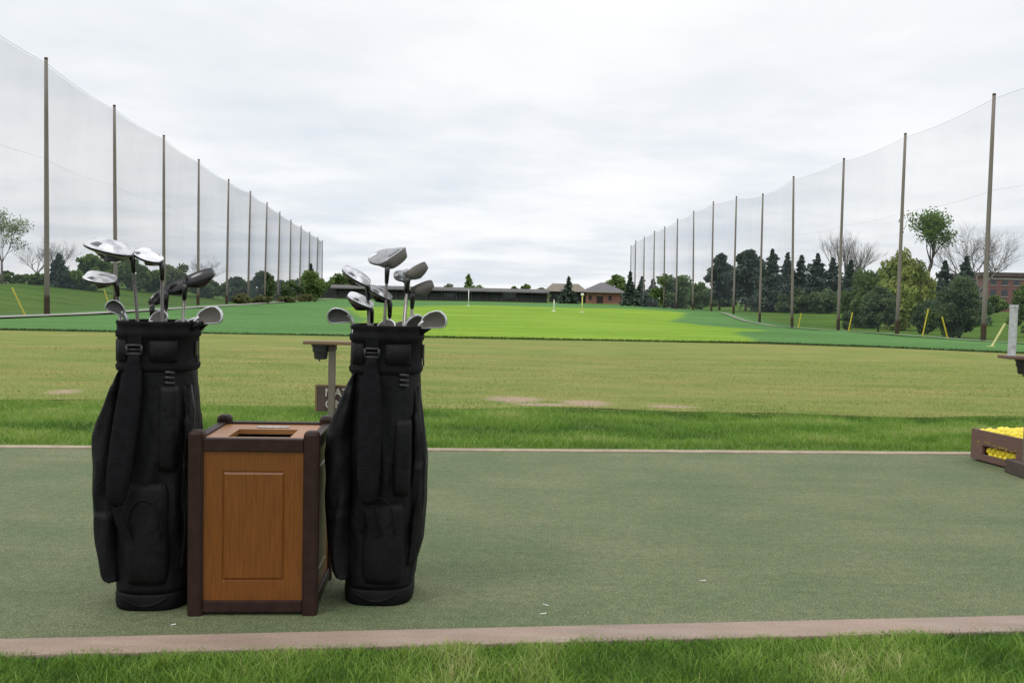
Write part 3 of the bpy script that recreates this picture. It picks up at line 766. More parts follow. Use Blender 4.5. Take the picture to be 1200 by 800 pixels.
# ------------------------------------------------------------------ golf clubs
def wood_head(mb, Lh, Wd, h1, h2, hf, lie, pitch):
    """0 sole, 1 crown, 2 face, 3 dark mark, 4 pale mark. Toe +x, face -y, sole +z (the club stands on its grip)."""
    n = 56; cx = Lh * .47; cy = Wd * .30
    M = Matrix.Rotation(-lie, 4, 'Y') @ Matrix.Rotation(pitch, 4, 'X') @ Matrix.Translation((0, 0, h1 * .2))
    def out(a):
        ca, sa = math.cos(a), math.sin(a)
        if sa < 0:     # face side: nearly flat with a slight bulge
            x = cx + (Lh * .53) * math.copysign(abs(ca) ** .8, ca); y = cy + (-Wd * .42) * min(1, abs(sa) ** .42)
        else:
            x = cx + (Lh * .53) * math.copysign(abs(ca) ** .9, ca); y = cy + (Wd * .68) * sa ** .92
        return x, y
    rings = []; kinds = []
    ef = lambda a: hf * max(0, -math.sin(a)) ** .5 + .0035
    lev = [('s', .12), ('s', .35), ('s', .55), ('s', .72), ('s', .86), ('s', .95), ('s', 1), ('c', 1), ('c', .96), ('c', .88), ('c', .74), ('c', .55), ('c', .3), ('c', .1)]
    for kd, s in lev:
        r = []
        for i in range(n):
            a = 2 * math.pi * i / n; x, y = out(a)
            e = ef(a)
            if kd == 's': z = e + (h1 - e * .8) * (1 - s ** 2.2) if h1 > e * .8 else e
            else: z = -e * .8 - (h2) * (1 - s ** 2.4) * (.6 + .4 * (.5 - .5 * math.sin(a)))
            ss = s * (1 if s < .99 else (1.0 if kd == 's' else .985))
            r.append(M @ Vector((cx + (x - cx) * ss, cy + (y - cy) * ss, z)))
        rings.append(r); kinds.append(kd)
    base = len(mb.v)
    mb.loft(rings, 0)
    nf = n * (len(rings) - 1) + 2; st = len(mb.m) - nf
    for k in range(len(rings) - 1):
        for i in range(n):
            a = 2 * math.pi * (i + .5) / n
            kd = 0 if k < 6 else 1
            if k == 6: kd = 2 if -math.sin(a) > .35 else 1
            elif k < 5 and k >= 1:      # printed shapes on the sole plate
                if .9 < a < 1.5 and k in (2, 3): kd = 3
                if 1.7 < a < 2.1 and k >= 2: kd = 4
                if 3.9 < a < 5.0 and k == 3: kd = 3
            mb.m[st + k * n + i] = kd
    mb.m[st + nf - 2] = 0; mb.m[st + nf - 1] = 1
    return M
def iron_head(mb, Lh, lie, loft):
    """0 chrome, 1 grooved face, 2 dark cavity. Sole +z, face -y."""
    sc = Lh / .08
    pr = [(-.004, -.022), (.004, .004), (.016, .013), (.036, .018), (.056, .017), (.070, .010), (.0785, -.004), (.080, -.018), (.0765, -.031), (.069, -.039), (.058, -.040), (.040, -.035), (.022, -.029), (.008, -.026)]
    M = Matrix.Rotation(-lie, 4, 'Y') @ Matrix.Rotation(loft, 4, 'X')
    cxx, czz = .042, -.010
    def rr(k, yf):
        return [M @ (Vector((cxx + (x - cxx) * k, 0, czz + (z - czz) * k)) * sc + Vector((0, yf(x, z) * sc, 0))) for x, z in pr]
    th = lambda x, z: .004 + .010 * max(0, min(1, (z + .04) / .05))
    F = lambda x, z: -.003
    rings = [rr(.80, lambda x, z: -.0022), rr(.86, lambda x, z: -.003), rr(.97, F), rr(1, lambda x, z: -.0015), rr(1, lambda x, z: th(x, z) - .002), rr(.97, lambda x, z: th(x, z)), rr(.84, lambda x, z: th(x, z)), rr(.78, lambda x, z: .0015)]
    mb.loft(rings, 0)
    nfc = 14 * 7 + 2; st = len(mb.m) - nfc
    for i in range(14): mb.m[st + i] = 1
    for i in range(14): mb.m[st + 14 * 6 + i] = 2
    mb.m[st + nfc - 2] = 1; mb.m[st + nfc - 1] = 2
def club(kind, label, hos, rim, Y, bag, psi, sole='sole_silver', crown='crown_black', face='face', size=None, lie=None, pitch=0, shaft='steel', fer=.05, Yr=None):
    top = aty(hos[0], hos[1], Y)
    rm = aty(rim[0], rim[1], Yr or (Y * .5 + bag.y * .5))
    d = (top - rm).normalized()
    k = (top.z - .03) / d.z; bot = top - d * k
    off = bot - bag; rr = math.hypot(off.x, off.y)
    if rr > .055:
        bot = Vector((bag.x + off.x / rr * .055, bag.y + off.y / rr * .055, .03))
    d = (top - bot); L = d.length; d.normalize()
    xd = Vector((math.cos(R(psi)), math.sin(R(psi)), 0)); xd = (xd - d * xd.dot(d)).normalized(); yd = d.cross(xd)
    t = empty('golf_club', label, 'golf club', group='golf clubs standing in the two bags')
    Mx = Matrix((xd, yd, d)).transposed().to_4x4(); Mx.translation = bot
    t.matrix_world = Mx
    mb = MB(); mb.tube([(0, 0, 0), (0, 0, .02), (0, 0, .27)], [.0135, .0130, .0095], 12); mb.build('grip', MAT['black_rubber'], t, smooth=True)
    hl = fer
    mb = MB(); mb.tube([(0, 0, .2705), (0, 0, L - hl)], [.0074, .0048], 12); mb.build('shaft', MAT[shaft], t, smooth=True)
    TM = Matrix.Translation((0, 0, L))
    mb = MB()
    if kind == 'iron':
        mb.tube([(0, 0, L - hl - .012), (0, 0, L - hl)], [.0056, .0068], 12); mb.build('ferrule', MAT['ferrule'], t, smooth=True)
        mb = MB(); iron_head(mb, size or .078, R(lie if lie is not None else 26), R(-pitch))
        mb.v = [tuple(TM @ Vector(v)) for v in mb.v]
        mb.tube([(0, 0, L - hl + .0005), (0, 0, L - .022), (.003, 0, L - .008), (.012, .001, L + .004)], [.0068, .007, .0075, .006], 12)
        o = mb.build('head', [MAT[sole], MAT[face], MAT['decal_dark']], t, smooth=False, bevel=.0012, seg=2)
        o.data.polygons.foreach_set('use_smooth', [True] * len(o.data.polygons))
    else:
        mb.tube([(0, 0, L - hl), (0, 0, L - .012), (.004, .002, L)], [.0062, .0088, .0085], 14); mb.build('ferrule', MAT['ferrule'], t, smooth=True)
        Ld, Wd, h1, h2, hf = {'driver': (.122, .118, .024, .019, .020), 'fairway': (.098, .082, .014, .017, .016), 'hybrid': (.082, .058, .013, .014, .016)}[kind]
        q = (size or Ld) / Ld
        mb = MB(); wood_head(mb, Ld * q, Wd * q, h1 * q, h2 * q, hf * q, R(lie if lie is not None else 30), R(pitch))
        mb.v = [tuple(TM @ Vector(v)) for v in mb.v]
        mb.build('head', [MAT[sole], MAT[crown], MAT[face], MAT['decal_dark'], MAT['decal_white']], t, smooth=True)
    return t
# left bag
club('driver', 'large driver with silver sole and dark rim, highest club of the left bag', (155, 300), (162, 384), 2.80, BL, 186, size=.130, lie=18, pitch=-1, shaft='graphite', fer=.05)
club('fairway', 'silver fairway wood below the driver at the left edge of the left bag', (136, 330), (140, 384), 2.78, BL, 184, size=.088, lie=15, pitch=-6, sole='sole_white', fer=.045)
club('fairway', 'fairway wood with bright white head right of the driver in the left bag', (190, 308), (190, 386), 2.86, BL, 165, size=.088, lie=26, pitch=-7, sole='sole_white', crown='crown_black', shaft='graphite', fer=.055)
club('hybrid', 'dark hybrid with bent neck behind the middle shafts of the left bag', (178, 356), (178, 384), 2.92, BL, 40, size=.066, lie=45, pitch=-3, sole='crown_black', crown='crown_black', face='crown_black', fer=.05)
club('hybrid', 'black hybrid with arched head in the middle of the left bag', (195, 342), (194, 384), 2.90, BL, 12, size=.076, lie=26, pitch=-4, sole='sole_grey', face='crown_black', fer=.055)
club('fairway', 'black wood tilted up to the right at the right of the left bag', (217, 333), (217, 384), 2.88, BL, 8, size=.098, lie=26, pitch=-1, sole='sole_silver', face='crown_black', fer=.05)
club('iron', 'iron with brown grey face and bright rim, rightmost club of the left bag', (229, 372), (227, 388), 2.84, BL, 0, size=.086, lie=28, pitch=6, fer=.02)
club('iron', 'white silver iron with bent neck at the left rim of the left bag', (147, 366), (150, 388), 2.78, BL, 200, size=.060, lie=46, pitch=-10, fer=.03)
club('iron', 'small silver iron low between the middle shafts of the left bag', (174, 378), (176, 390), 2.86, BL, 20, size=.062, lie=38, pitch=20, fer=.02)
club('iron', 'bright iron lying lowest beside the black hybrid in the left bag', (197, 384), (196, 394), 2.88, BL, 5, size=.070, lie=24, pitch=40, fer=.02)
club('iron', 'iron with dark back peeping just over the right rim of the left bag', (213, 384), (213, 394), 2.93, BL, 10, size=.070, lie=26, pitch=-30, fer=.02)
# right bag
club('driver', 'large grey driver seen from below, highest club of the right bag', (454, 312), (450, 389), 2.92, BR, 58, size=.112, lie=27, pitch=2, sole='sole_grey', crown='crown_grey', shaft='graphite', fer=.055)
club('fairway', 'silver soled fairway wood at the upper left of the right bag', (431, 333), (430, 388), 2.86, BR, 184, size=.092, lie=33, pitch=-3, sole='sole_silver', shaft='graphite', fer=.05)
club('hybrid', 'pale hybrid below the fairway wood at left of the right bag', (435, 360), (437, 388), 2.90, BR, 186, size=.084, lie=28, pitch=-4, sole='sole_white', fer=.05)
club('hybrid', 'blue black hybrid in the middle behind the driver shaft of the right bag', (457, 352), (457, 388), 2.96, BR, 176, size=.078, lie=30, pitch=-6, sole='sole_grey', crown='crown_black', fer=.055)
club('hybrid', 'grey headed wood with grooved face at the upper right of the right bag', (478, 325), (474, 388), 2.90, BR, 18, size=.076, lie=34, pitch=-4, sole='sole_silver', crown='crown_grey', fer=.05)
club('hybrid', 'dark rounded wood just left of the grey grooved one in the right bag', (477, 330), (473, 388), 2.99, BR, 100, size=.066, lie=36, pitch=0, sole='sole_grey', crown='crown_grey', fer=.05)
club('hybrid', 'hybrid with slim grey face below the two upper right woods of the right bag', (484, 343), (482, 388), 2.92, BR, 10, size=.074, lie=26, pitch=-4, sole='sole_silver', crown='crown_grey', fer=.05)
club('iron', 'broad dark faced iron, rightmost club of the right bag', (492, 377), (489, 390), 2.88, BR, 0, size=.086, lie=29, pitch=6, fer=.02)
club('iron', 'dark backed iron beside the rightmost one in the right bag', (474, 384), (473, 392), 2.90, BR, 20, size=.070, lie=40, pitch=-10, face='face', fer=.02)
club('iron', 'chrome iron with dark cavity, leftmost club of the right bag', (412, 370), (413, 390), 2.85, BR, 184, size=.076, lie=16, pitch=-8, fer=.03)
club('iron', 'bright iron lying low at left of middle in the right bag', (440, 385), (440, 394), 2.92, BR, 10, size=.066, lie=24, pitch=40, fer=.02)
club('iron', 'pale iron lying low behind the driver shaft in the right bag', (458, 384), (458, 394), 2.98, BR, 15, size=.064, lie=20, pitch=38, fer=.02)

# ------------------------------------------------------------------ tee racks with shelf, bucket and sign
def text_mesh(body, size, name, parent, M, mat, depth=.002):
    cu = bpy.data.curves.new('txt', 'FONT'); cu.body = body; cu.size = size; cu.extrude = depth; cu.space_line = .95; cu.offset = size * .022
    cu.space_character = 1.12
    tmp = bpy.data.objects.new('txt', cu); C.objects.link(tmp)
    dg = bpy.context.evaluated_depsgraph_get(); dg.update()
    me = bpy.data.meshes.new_from_object(tmp.evaluated_get(dg))
    bpy.data.objects.remove(tmp); bpy.data.curves.remove(cu)
    me.name = name; me.materials.clear(); me.materials.append(mat)
    o = bpy.data.objects.new(name, me); C.objects.link(o); o.parent = parent; o.matrix_local = M
    return o
def bucket(parent, x, y, z):
    mb = MB()
    mb.loft([ring(x, y, z - h, a, a, 24, 2.0) for h, a in ((0, .056), (.012, .056), (.014, .050), (.045, .048), (.047, .042), (.085, .038), (.09, .030))])
    mb.tube([(x - .008, y, z - .0905), (x - .008, y, z - .103)], .004, 6)
    return mb.build('ball_washer', MAT['black_plastic'], parent, smooth=False)
Yk = 5.32
pp = aty(389, 440, Yk); sh = aty(358, 401, Yk)
t = empty('tee_rack', 'wooden tee rack with tan shelf and brown sign behind the right golf bag', 'rack', (pp.x, Yk, 0), .0, 'wooden tee racks along the far kerb')
mb = MB(); mb.box(-.019, .019, -.019, .019, 0, .690); mb.build('post', MAT['grey_post'], t, bevel=.003)
mb = MB(); mb.box(sh.x - pp.x, .20, -.07, .07, .690, .709); mb.build('shelf', MAT['tan_board'], t, bevel=.003)
mb = MB(); mb.box(-.016, .022, -.03, .03, .655, .6895); mb.build('bracket', MAT['sign_brown'], t)
bucket(t, sh.x - pp.x + .092, 0, .6895)
s0 = aty(371, 453, Yk); s1 = aty(371, 482, Yk)
mb = MB(); mb.box(s0.x - pp.x, .235, .0195, .034, s1.z, s0.z); bd = mb.build('sign_board', MAT['sign_brown'], t, bevel=.002)
mb = MB(); mb.box(s0.x - pp.x - .012, s0.x - pp.x - .0005, .018, .038, s1.z - .002, s0.z + .01); mb.box(s0.x - pp.x, .235, .018, .038, s0.z + .0005, s0.z + .011)
mb.build('sign_trim', MAT['tan_board'], t)
LM = Matrix.Rotation(math.pi / 2, 4, 'X')
text_mesh('MATS', .066, 'lettering', bd, Matrix.Translation((-.044, .0172, s0.z - .056)) @ LM, MAT['letter'])
text_mesh('ONLY', .066, 'lettering', bd, Matrix.Translation((-.042, .0172, s0.z - .127)) @ LM, MAT['letter'])
mb = MB(); mb.box(-.09, .09, -.09, .09, .001, .03); mb.build('foot', MAT['sign_brown'], t, bevel=.004)
# second rack at the right edge
sh = aty(1176, 418.5, Yk)
t = empty('tee_rack', 'wooden tee rack with white tube at the right edge above the ball crate', 'rack', (sh.x + .17, Yk, 0), .0, 'wooden tee racks along the far kerb')
mb = MB(); mb.box(-.019, .019, -.019, .019, 0, sh.z - .008); mb.build('post', MAT['grey_post'], t, bevel=.003)
mb = MB(); mb.box(-.17, .17, -.07, .07, sh.z - .008, sh.z + .010); mb.build('shelf', MAT['crate_wood'], t, bevel=.003)
bucket(t, -.04, 0, sh.z - .0085)
tb = aty(1187.5, 418, Yk); tt = aty(1188.5, 357, Yk)
mb = MB(); n_ = 20; X0 = tb.x - sh.x - .17
mb.loft([ring(X0, .02, z, r_, r_, 20, 2.0) for z, r_ in ((sh.z + .011, .025), (sh.z + .02, .0225), (tt.z - .02, .0225), (tt.z - .018, .025), (tt.z, .025), (tt.z, .020), (sh.z + .03, .020))])
mb.build('tube', MAT['pvc_white'], t)
fz = aty(1188, 546, Yk)
mb = MB(); mb.box(fz.x - sh.x - .17, .16, -.12, .10, .001, .085); mb.build('foot', MAT['sign_brown'], t, bevel=.006)

# ------------------------------------------------------------------ crate of yellow balls
a0 = atz(1137, 538); b0 = atz(1192, 552.5)
ux = Vector((b0.x - a0.x, b0.y - a0.y, 0)).normalized(); ang = math.atan2(ux.y, ux.x)
t = empty('ball_crate', 'brown wooden crate heaped with yellow golf balls at the right edge', 'crate', (a0.x, a0.y, 0), ang)
# local x runs along the visible side towards the camera, local y into the crate
CL, CW, CH = .56, .40, .205
mb = MB(); q = .018
# visible side board with a long slot
for (x0, x1, z0, z1) in ((0, CL, .135, CH), (0, .105, .012, .1348), (.40, CL, .012, .1348), (.1052, .3998, .012, .052), (.1052, .3998, .112, .1348)):
    mb.box(x0, x1, 0, q, z0, z1)
rr = random.Random(5)
for k in range(15):
    x = .06 + k * .028 + rr.uniform(-.006, .006); z = .122 + .010 * math.sin(k * .5) + rr.uniform(-.004, .004)
    mb.box(x, x + rr.uniform(.006, .018), -.0016, -.0004, z, z + rr.uniform(.004, .011), 1)
sb = mb.build('side_board', [MAT['crate_wood'], MAT['paint_gold']], t)
mb = MB(); mb.box(0, CL, CW - q, CW, .012, CH); mb.build('side_board', MAT['crate_wood'], t, bevel=.002)
for x in (0.0005, CL - q - .0005):
    mb = MB(); mb.box(x, x + q, q + .0005, CW - q - .0005, .012, CH - .002); mb.build('end_board', MAT['crate_wood'], t, bevel=.002)
mb = MB(); mb.box(q + .001, CL - q - .001, q + .001, CW - q - .001, .014, .03); mb.build('floor_board', MAT['crate_wood'], t)
for y in (.03, CW - .07):
    mb = MB(); mb.box(.02, CL - .02, y, y + .04, 0, .0115); mb.build('runner', MAT['sign_brown'], t)
# balls: a shared mesh, every ball its own object
bm_ = MB(); rings = []
for k in range(1, 12):
    p_ = -math.pi / 2 + math.pi * k / 12
    rings.append([(math.cos(2*math.pi*i/18) * math.cos(p_) * .0213, math.sin(2*math.pi*i/18) * math.cos(p_) * .0213, math.sin(p_) * .0213) for i in range(18)])
bm_.loft(rings)
ball0 = bm_.build('golf_ball', MAT['ball_yellow'], smooth=True)
tag(ball0, 'yellow golf ball in the heap filling the brown crate', 'golf ball', 'yellow balls in the crate')
CM = Matrix.Translation((a0.x, a0.y, 0)) @ Matrix.Rotation(ang, 4, 'Z')
first = True; spots = []
for i in range(11):
    for j in range(7):
        x = .046 + i * .0445 + (.022 if j % 2 else 0) * .5; y = .045 + j * .0445
        if x > CL - .045: continue
        dx = (x / CL - .5) * 2; dy = (y / CW - .5) * 2
        z = .176 + .038 * max(0, 1 - dx * dx * .8) * max(0, 1 - dy * dy * .7) + rr.uniform(-.006, .008)
        spots.append((x + rr.uniform(-.003, .003), y + rr.uniform(-.003, .003), z))
for i in range(7): spots.append((.125 + i * .0435, .0405, .0785 + rr.uniform(-.004, .006)))
for i in range(6): spots.append((.145 + i * .0435, .0405, .052))
for s_ in spots:
    o = ball0 if first else ball0.copy()
    if not first: C.objects.link(o)
    first = False
    o.location = CM @ Vector(s_); o.rotation_euler = (rr.uniform(0, 6), rr.uniform(0, 6), 0)

# litter on the mat
def chip(label, p, ln_, ang_, nm='broken_tee'):
    mb = MB(); mb.tube([(0, 0, .003), (ln_ * .5, .001, .0034), (ln_ * .8, .002, .003), (ln_, .002, .003)], [.0010, .0016, .0018, .0034], 8)
    o = mb.build(nm, MAT['tee_white'], smooth=True); o.location = p; o.rotation_euler = (0, 0, ang_)
    tag(o, label, 'tee', 'broken golf tees on the mat')
chip('small white broken tee on the mat in front of the left golf bag', atz(200, 733), .014, .4)
chip('white broken tee on the mat midway between right bag and kerb', atz(632, 720), .022, .2)
chip('thin white broken tee just behind another one right of the right bag', atz(636, 708), .024, -.9)
chip('white broken tee farthest right on the mat', atz(820, 681), .022, .1)

# ------------------------------------------------------------------ net poles and nets
ORD = ['first', 'second', 'third', 'fourth', 'fifth', 'sixth', 'seventh', 'eighth', 'ninth', 'tenth', 'eleventh', 'twelfth', 'thirteenth', 'fourteenth']
LP = [(54,70,55,369),(134,125,135.5,366),(192,160,192,361),(233,188,232,358),(268,211,265.5,357.5),(293.5,225,290.5,356),(313,238,310,355.5),(328,249,325.5,354.5),(341,258,339,353.5),(353,265,350.5,353),(363,272,361.5,352.5),(372.5,278,370.5,352),(378,282,377,352)]
RP = [(1165,112,1152,400),(1061,158,1051,392),(989,187,982,388),(930,208,928,385),(894,228,890,379),(863,231,859.5,367.5),(836,237,833.5,364.5),(813,248,812,363.5),(794,257,792.5,363),(779,266,778,362.5),(767,271,765.5,362),(755,278,754,361.5),(745,282,743.5,361),(739.5,288,738.5,360.5)]
def pole(label, base, top, group, bend=0):
    t = empty('net_pole', label, 'net pole', base, 0, group)
    d = top - base; mb = MB(); H = d.length
    pts = [d * u + Vector((bend * math.sin(math.pi * u), 0, 0)) + (Vector((0, 0, -.5)) if u == 0 else Vector()) for u in (0, .2, .4, .6, .8, 1)]
    mb.tube(pts, [.122, .115, .106, .097, .088, .078], 12); mb.build('shaft', MAT['pole_wood'], t, smooth=True)
    mb = MB(); f = .9 / H; mb.tube([Vector((0, 0, -.45)), d * .002, d * f * .85, d * f], [.132, .131, .129, .125], 12); mb.build('sleeve', MAT['pole_foot'], t, smooth=True)
    mb = MB(); mb.tube([d * 1.0005, d * 1.008], [.086, .07], 12); mb.build('cap', MAT['pole_foot'], t, smooth=True)
NETS = {}
for side, PL, D0, st, nm in ((-1, LP, 42.0, .272, 'left'), (1, RP, 43.75, .245, 'right')):
    pts = []
    for k in range(-1, len(PL)):
        D = D0 * (1 + st * k)
        if k == -1:
            t0, b0_ = aty(*PL[0][:2], D0), aty(*PL[0][2:], D0); t1, b1 = aty(*PL[1][:2], D0 * (1 + st)), aty(*PL[1][2:], D0 * (1 + st))
            top, base = t0 * 2 - t1, b0_ * 2 - b1
        else:
            top, base = aty(PL[k][0], PL[k][1], D), aty(PL[k][2], PL[k][3], D)
        base.z = hz(base.x, base.y)
        pts.append((base, top))
        if k >= 0:
            lab = f'{ORD[k]} brown pole from the near end of the {nm} range net'
            if k == 0: lab = f'tallest looking weathered pole nearest the camera on the {nm} range net'
            if k == len(PL) - 1: lab = f'last and farthest pole of the {nm} range net'
            pole(lab, base, top, f'wooden poles holding the {nm} net', 0)
    NETS[side] = pts
    t = empty('range_net', f'tall fine ball net strung along the {nm} side of the range', 'net', pts[0][0], 0, 'nets along the range')
    O = pts[0][0]
    for k in range(len(pts) - 1):
        (ba, ta), (bb, tb_) = pts[k], pts[k + 1]
        nu, nv = 14, 8; vs = []; fs = []; topline = []; midline = []
        nrm = Vector((tb_.y - ta.y, -(tb_.x - ta.x), 0)).normalized() * side
        for i in range(nu + 1):
            u = i / nu; sag = .16 * 4 * u * (1 - u)
            tp = ta.lerp(tb_, u) + Vector((0, 0, -.15 - sag)); bs = ba.lerp(bb, u)
            bs.z = hz(bs.x, bs.y) + .02
            topline.append(tp - O)
            for j in range(nv + 1):
                v = j / nv
                p_ = bs.lerp(tp, v) + nrm * (.25 * math.sin(math.pi * u) * math.sin(math.pi * v) + .12)
                vs.append(p_ - O)
                if j == 5: midline.append(p_ - O)
        for i in range(nu):
            for j in range(nv):
                a_ = i * (nv + 1) + j; fs.append((a_, a_ + nv + 1, a_ + nv + 2, a_ + 1))
        mb = MB(); mb.add(vs, fs); mb.build('netting', MAT['net_' + nm], t, smooth=True)
        mb = MB(); mb.tube(topline, .008, 6); mb.build('top_cable', MAT['cable'], t, smooth=True)
        mb = MB(); mb.tube(midline, .004, 5); mb.build('seam_rope', MAT['cable'], t, smooth=True)

# ------------------------------------------------------------------ yellow guards on the guy anchors
for label, (x0, y0), (x1, y1), D, m_ in [
    ('yellow slanted guy guard left of the nearest left pole', (30, 370), (14, 337), 40, 'guard_yellow'),
    ('yellow guy guard seen under the clubs of the left bag', (130, 366), (122, 339), 52, 'guard_yellow'),
    ('pale yellow guy guard leaning right beside the nearest right pole', (1161, 415), (1178, 379), 33, 'guard_pale'),
    ('yellow guy guard between the two nearest right poles, leaning right', (1081, 388), (1088, 362), 50, 'guard_yellow'),
    ('dull yellow guy guard leaning left in front of the big dark bush', (1111, 392), (1104, 371), 48, 'guard_yellow'),
    ('yellow guy guard just right of the third right pole', (994, 388), (999, 366), 60, 'guard_yellow'),
    ('yellow guy guard just right of the fourth right pole', (935, 385), (939, 367), 72, 'guard_yellow')]:
    a_ = aty(x0, y0, D); b_ = aty(x1, y1, D); g_ = hz(a_.x, a_.y); a_.z = g_ - .05
    mb = MB(); dd = b_ - a_; mb.tube([Vector(), dd * .98, dd], [.04, .04, .025], 8); mb.box(-.12, .12, -.12, .12, -.1, .06)
    o = mb.build('guy_guard', MAT[m_], smooth=False); o.location = a_; tag(o, label, 'guy guard', 'yellow guards on the net guy wires')

# ------------------------------------------------------------------ targets on the fairway
def target(label, x, ytop, ybase, D, m_, ballr=0):
    a_ = aty(x, ybase, D); a_.z = hz(a_.x, a_.y); b_ = aty(x, ytop, D); H = b_.z - a_.z
    t = empty('target_pole', label, 'target pole', a_, 0, 'white target poles on the fairway')
    mb = MB(); mb.tube([(0, 0, -.1), (0, 0, H)], .05, 10); mb.build('pole', MAT[m_], t, smooth=True)
    mb = MB()
    if ballr:
        mb.loft([ring(0, 0, H + ballr * (math.sin(p_) + 1) * .9, ballr * math.cos(p_) + .01, ballr * math.cos(p_) + .01, 16, 2.0) for p_ in [-1.5 + 3 * k / 8 for k in range(9)]])
        mb.build('top_marker', MAT['flag_white'], t, smooth=True)
    else:
        mb.tube([(0, 0, H + .005), (0, 0, H + .08)], [.06, .04], 10); mb.build('top_marker', MAT['flag_white'], t)
    mb = MB(); mb.loft([ring(0, 0, z, r_, r_, 20, 2.0) for z, r_ in ((-.05, .22), (.04, .21), (.06, .1))]); mb.build('base_disc', MAT['flag_white'], t)
target('plain white target pole in front of the long dark shed', 549, 340, 358, 112, 'flag_white')
target('tall cream target pole with a round white top before the brick building', 682, 347, 367, 82, 'flag_yellow', .15)
target('faint pale target pole near the dark spruce', 649, 352, 366, 86, 'flag_white')

# ------------------------------------------------------------------ buildings
def shed():
    Y = 200; a_ = aty(376, 352, Y); b_ = aty(641, 353, Y); x0, x1 = a_.x, b_.x; g = -.35
    t = empty('range_shed', 'long low dark shed with flat grey roof across the far end', 'shed', ((x0 + x1) / 2, Y, g))
    hw = (x1 - x0) / 2; zt = 3.05
    mb = MB(); mb.box(-hw, hw, 3.0, 3.2, 0, zt - .75); mb.build('back_wall', MAT['shed_wall'], t)
    mb = MB(); mb.box(-hw, hw, .15, .3, 0, .85); mb.build('front_rail', MAT['shed_wall'], t)
    mb = MB(); vs = [(-hw - .5, -.8, zt - .7), (hw + .5, -.8, zt - .7), (hw + .5, 3.6, zt), (-hw - .5, 3.6, zt)]
    mb.add(vs + [(v[0], v[1], v[2] - .25) for v in vs], [(0, 1, 2, 3), (7, 6, 5, 4), (0, 4, 5, 1), (1, 5, 6, 2), (2, 6, 7, 3), (3, 7, 4, 0)]); mb.build('roof', MAT['shed_roof'], t)
    k = int(2 * hw / 3.2)
    for i in range(k + 1):
        x = -hw + i * 2 * hw / k
        mb = MB(); mb.box(x - .09, x + .09, -.1, .1, 0, zt - .9); mb.build('post', MAT['shed_post'], t)
        if i < k:
            mb = MB(); mb.box(x + .25, x + 2 * hw / k - .25, .32, .37, .86, zt - .95 - (.3 if i % 3 else 0)); mb.build('bay_screen', MAT['shed_wall'] if i % 4 else MAT['window_glass'], t)
shed()
def hip_roof(mb, x0, x1, y0, y1, z0, z1, inset, ov=.6):
    x0 -= ov; x1 += ov; y0 -= ov; y1 += ov; ym = (y0 + y1) / 2
    v = [(x0, y0, z0), (x1, y0, z0), (x1, y1, z0), (x0, y1, z0), (x0 + inset, ym, z1), (x1 - inset, ym, z1)]
    mb.add(v, [(0, 1, 5, 4), (1, 2, 5), (2, 3, 4, 5), (3, 0, 4), (3, 2, 1, 0)])
def clubhouse():
    Y = 235; f = Y / 1050; c = aty(690, 356, Y)
    t = empty('brick_building', 'low red brick building with grey hip roof at the far end', 'building', (c.x, Y, -.4))
    X = lambda px_: (px_ - 690) * f
    # brick wing
    mb = MB(); mb.box(X(687), X(727), 0, 12, 0, 3.0); mb.build('wall', MAT['brick'], t)
    mb = MB(); hip_roof(mb, X(687), X(729), -.5, 12.5, 3.02, 5.6, 5.2, 1.0); rf = mb.build('roof', MAT['roof_grey'], t)
    mb = MB(); mb.box(X(687) - 1.0, X(729) + 1.0, -1.52, -1.47, 2.86, 3.06); mb.build('fascia', MAT['trim_pale'], rf)
    mb = MB(); mb.box(X(699), X(706.5), -.06, -.003, .1, 2.0); dr = mb.build('door', MAT['door_dark'], t)
    mb = MB(); mb.box(X(699) - .12, X(706.5) + .12, -.09, -.062, 2.002, 2.14); mb.build('lintel', MAT['trim_pale'], dr)
    for a_, b_ in ((713, 716.5), (690, 693)):
        mb = MB(); mb.box(X(a_), X(b_), -.05, -.003, .9, 2.1); mb.build('window', MAT['window_glass'], t)
    # tan roofed wing
    mb = MB(); mb.box(X(645), X(686.9), 3, 12, 0, 2.9); mb.build('wall', MAT['shed_wall'], t)
    mb = MB(); hip_roof(mb, X(642), X(686), 2.5, 12.5, 2.92, 5.1, 2.2, .8); mb.build('roof', MAT['roof_tan'], t)
    for a_ in (650, 657, 676, 682):
        mb = MB(); mb.box(X(a_), X(a_ + 3.6), 2.93, 2.997, .9, 2.2); mb.build('window', MAT['window_glass'], t)
    # porch with pale gable
    mb = MB(); mb.box(X(728), X(736), 1, 6, 0, 2.2); mb.build('porch', MAT['trim_pale'], t)
    mb = MB(); mb.add([(X(727.2), .8, 2.2), (X(737.5), .8, 2.2), (X(737.5), 6.2, 2.2), (X(727.2), 6.2, 2.2), (X(732), .8, 3.4), (X(732), 6.2, 3.4)], [(0, 1, 4), (1, 2, 5, 4), (2, 3, 5), (3, 0, 4, 5), (3, 2, 1, 0)]); mb.build('porch_roof', MAT['roof_tan'], t)
    mb = MB(); a_ = aty(714, 358, 205); b_ = aty(742, 360, 190)
    for p_ in (a_, b_): p_.z = hz(p_.x, p_.y) + .12
    mb.add([a_ + Vector((0, -2, 0)), b_ + Vector((0, -2, 0)), b_ + Vector((0, 3, 0)), a_ + Vector((0, 3, 0))], [(0, 1, 2, 3)]); tag(mb.build('path', MAT['path']), kind='structure')
clubhouse()
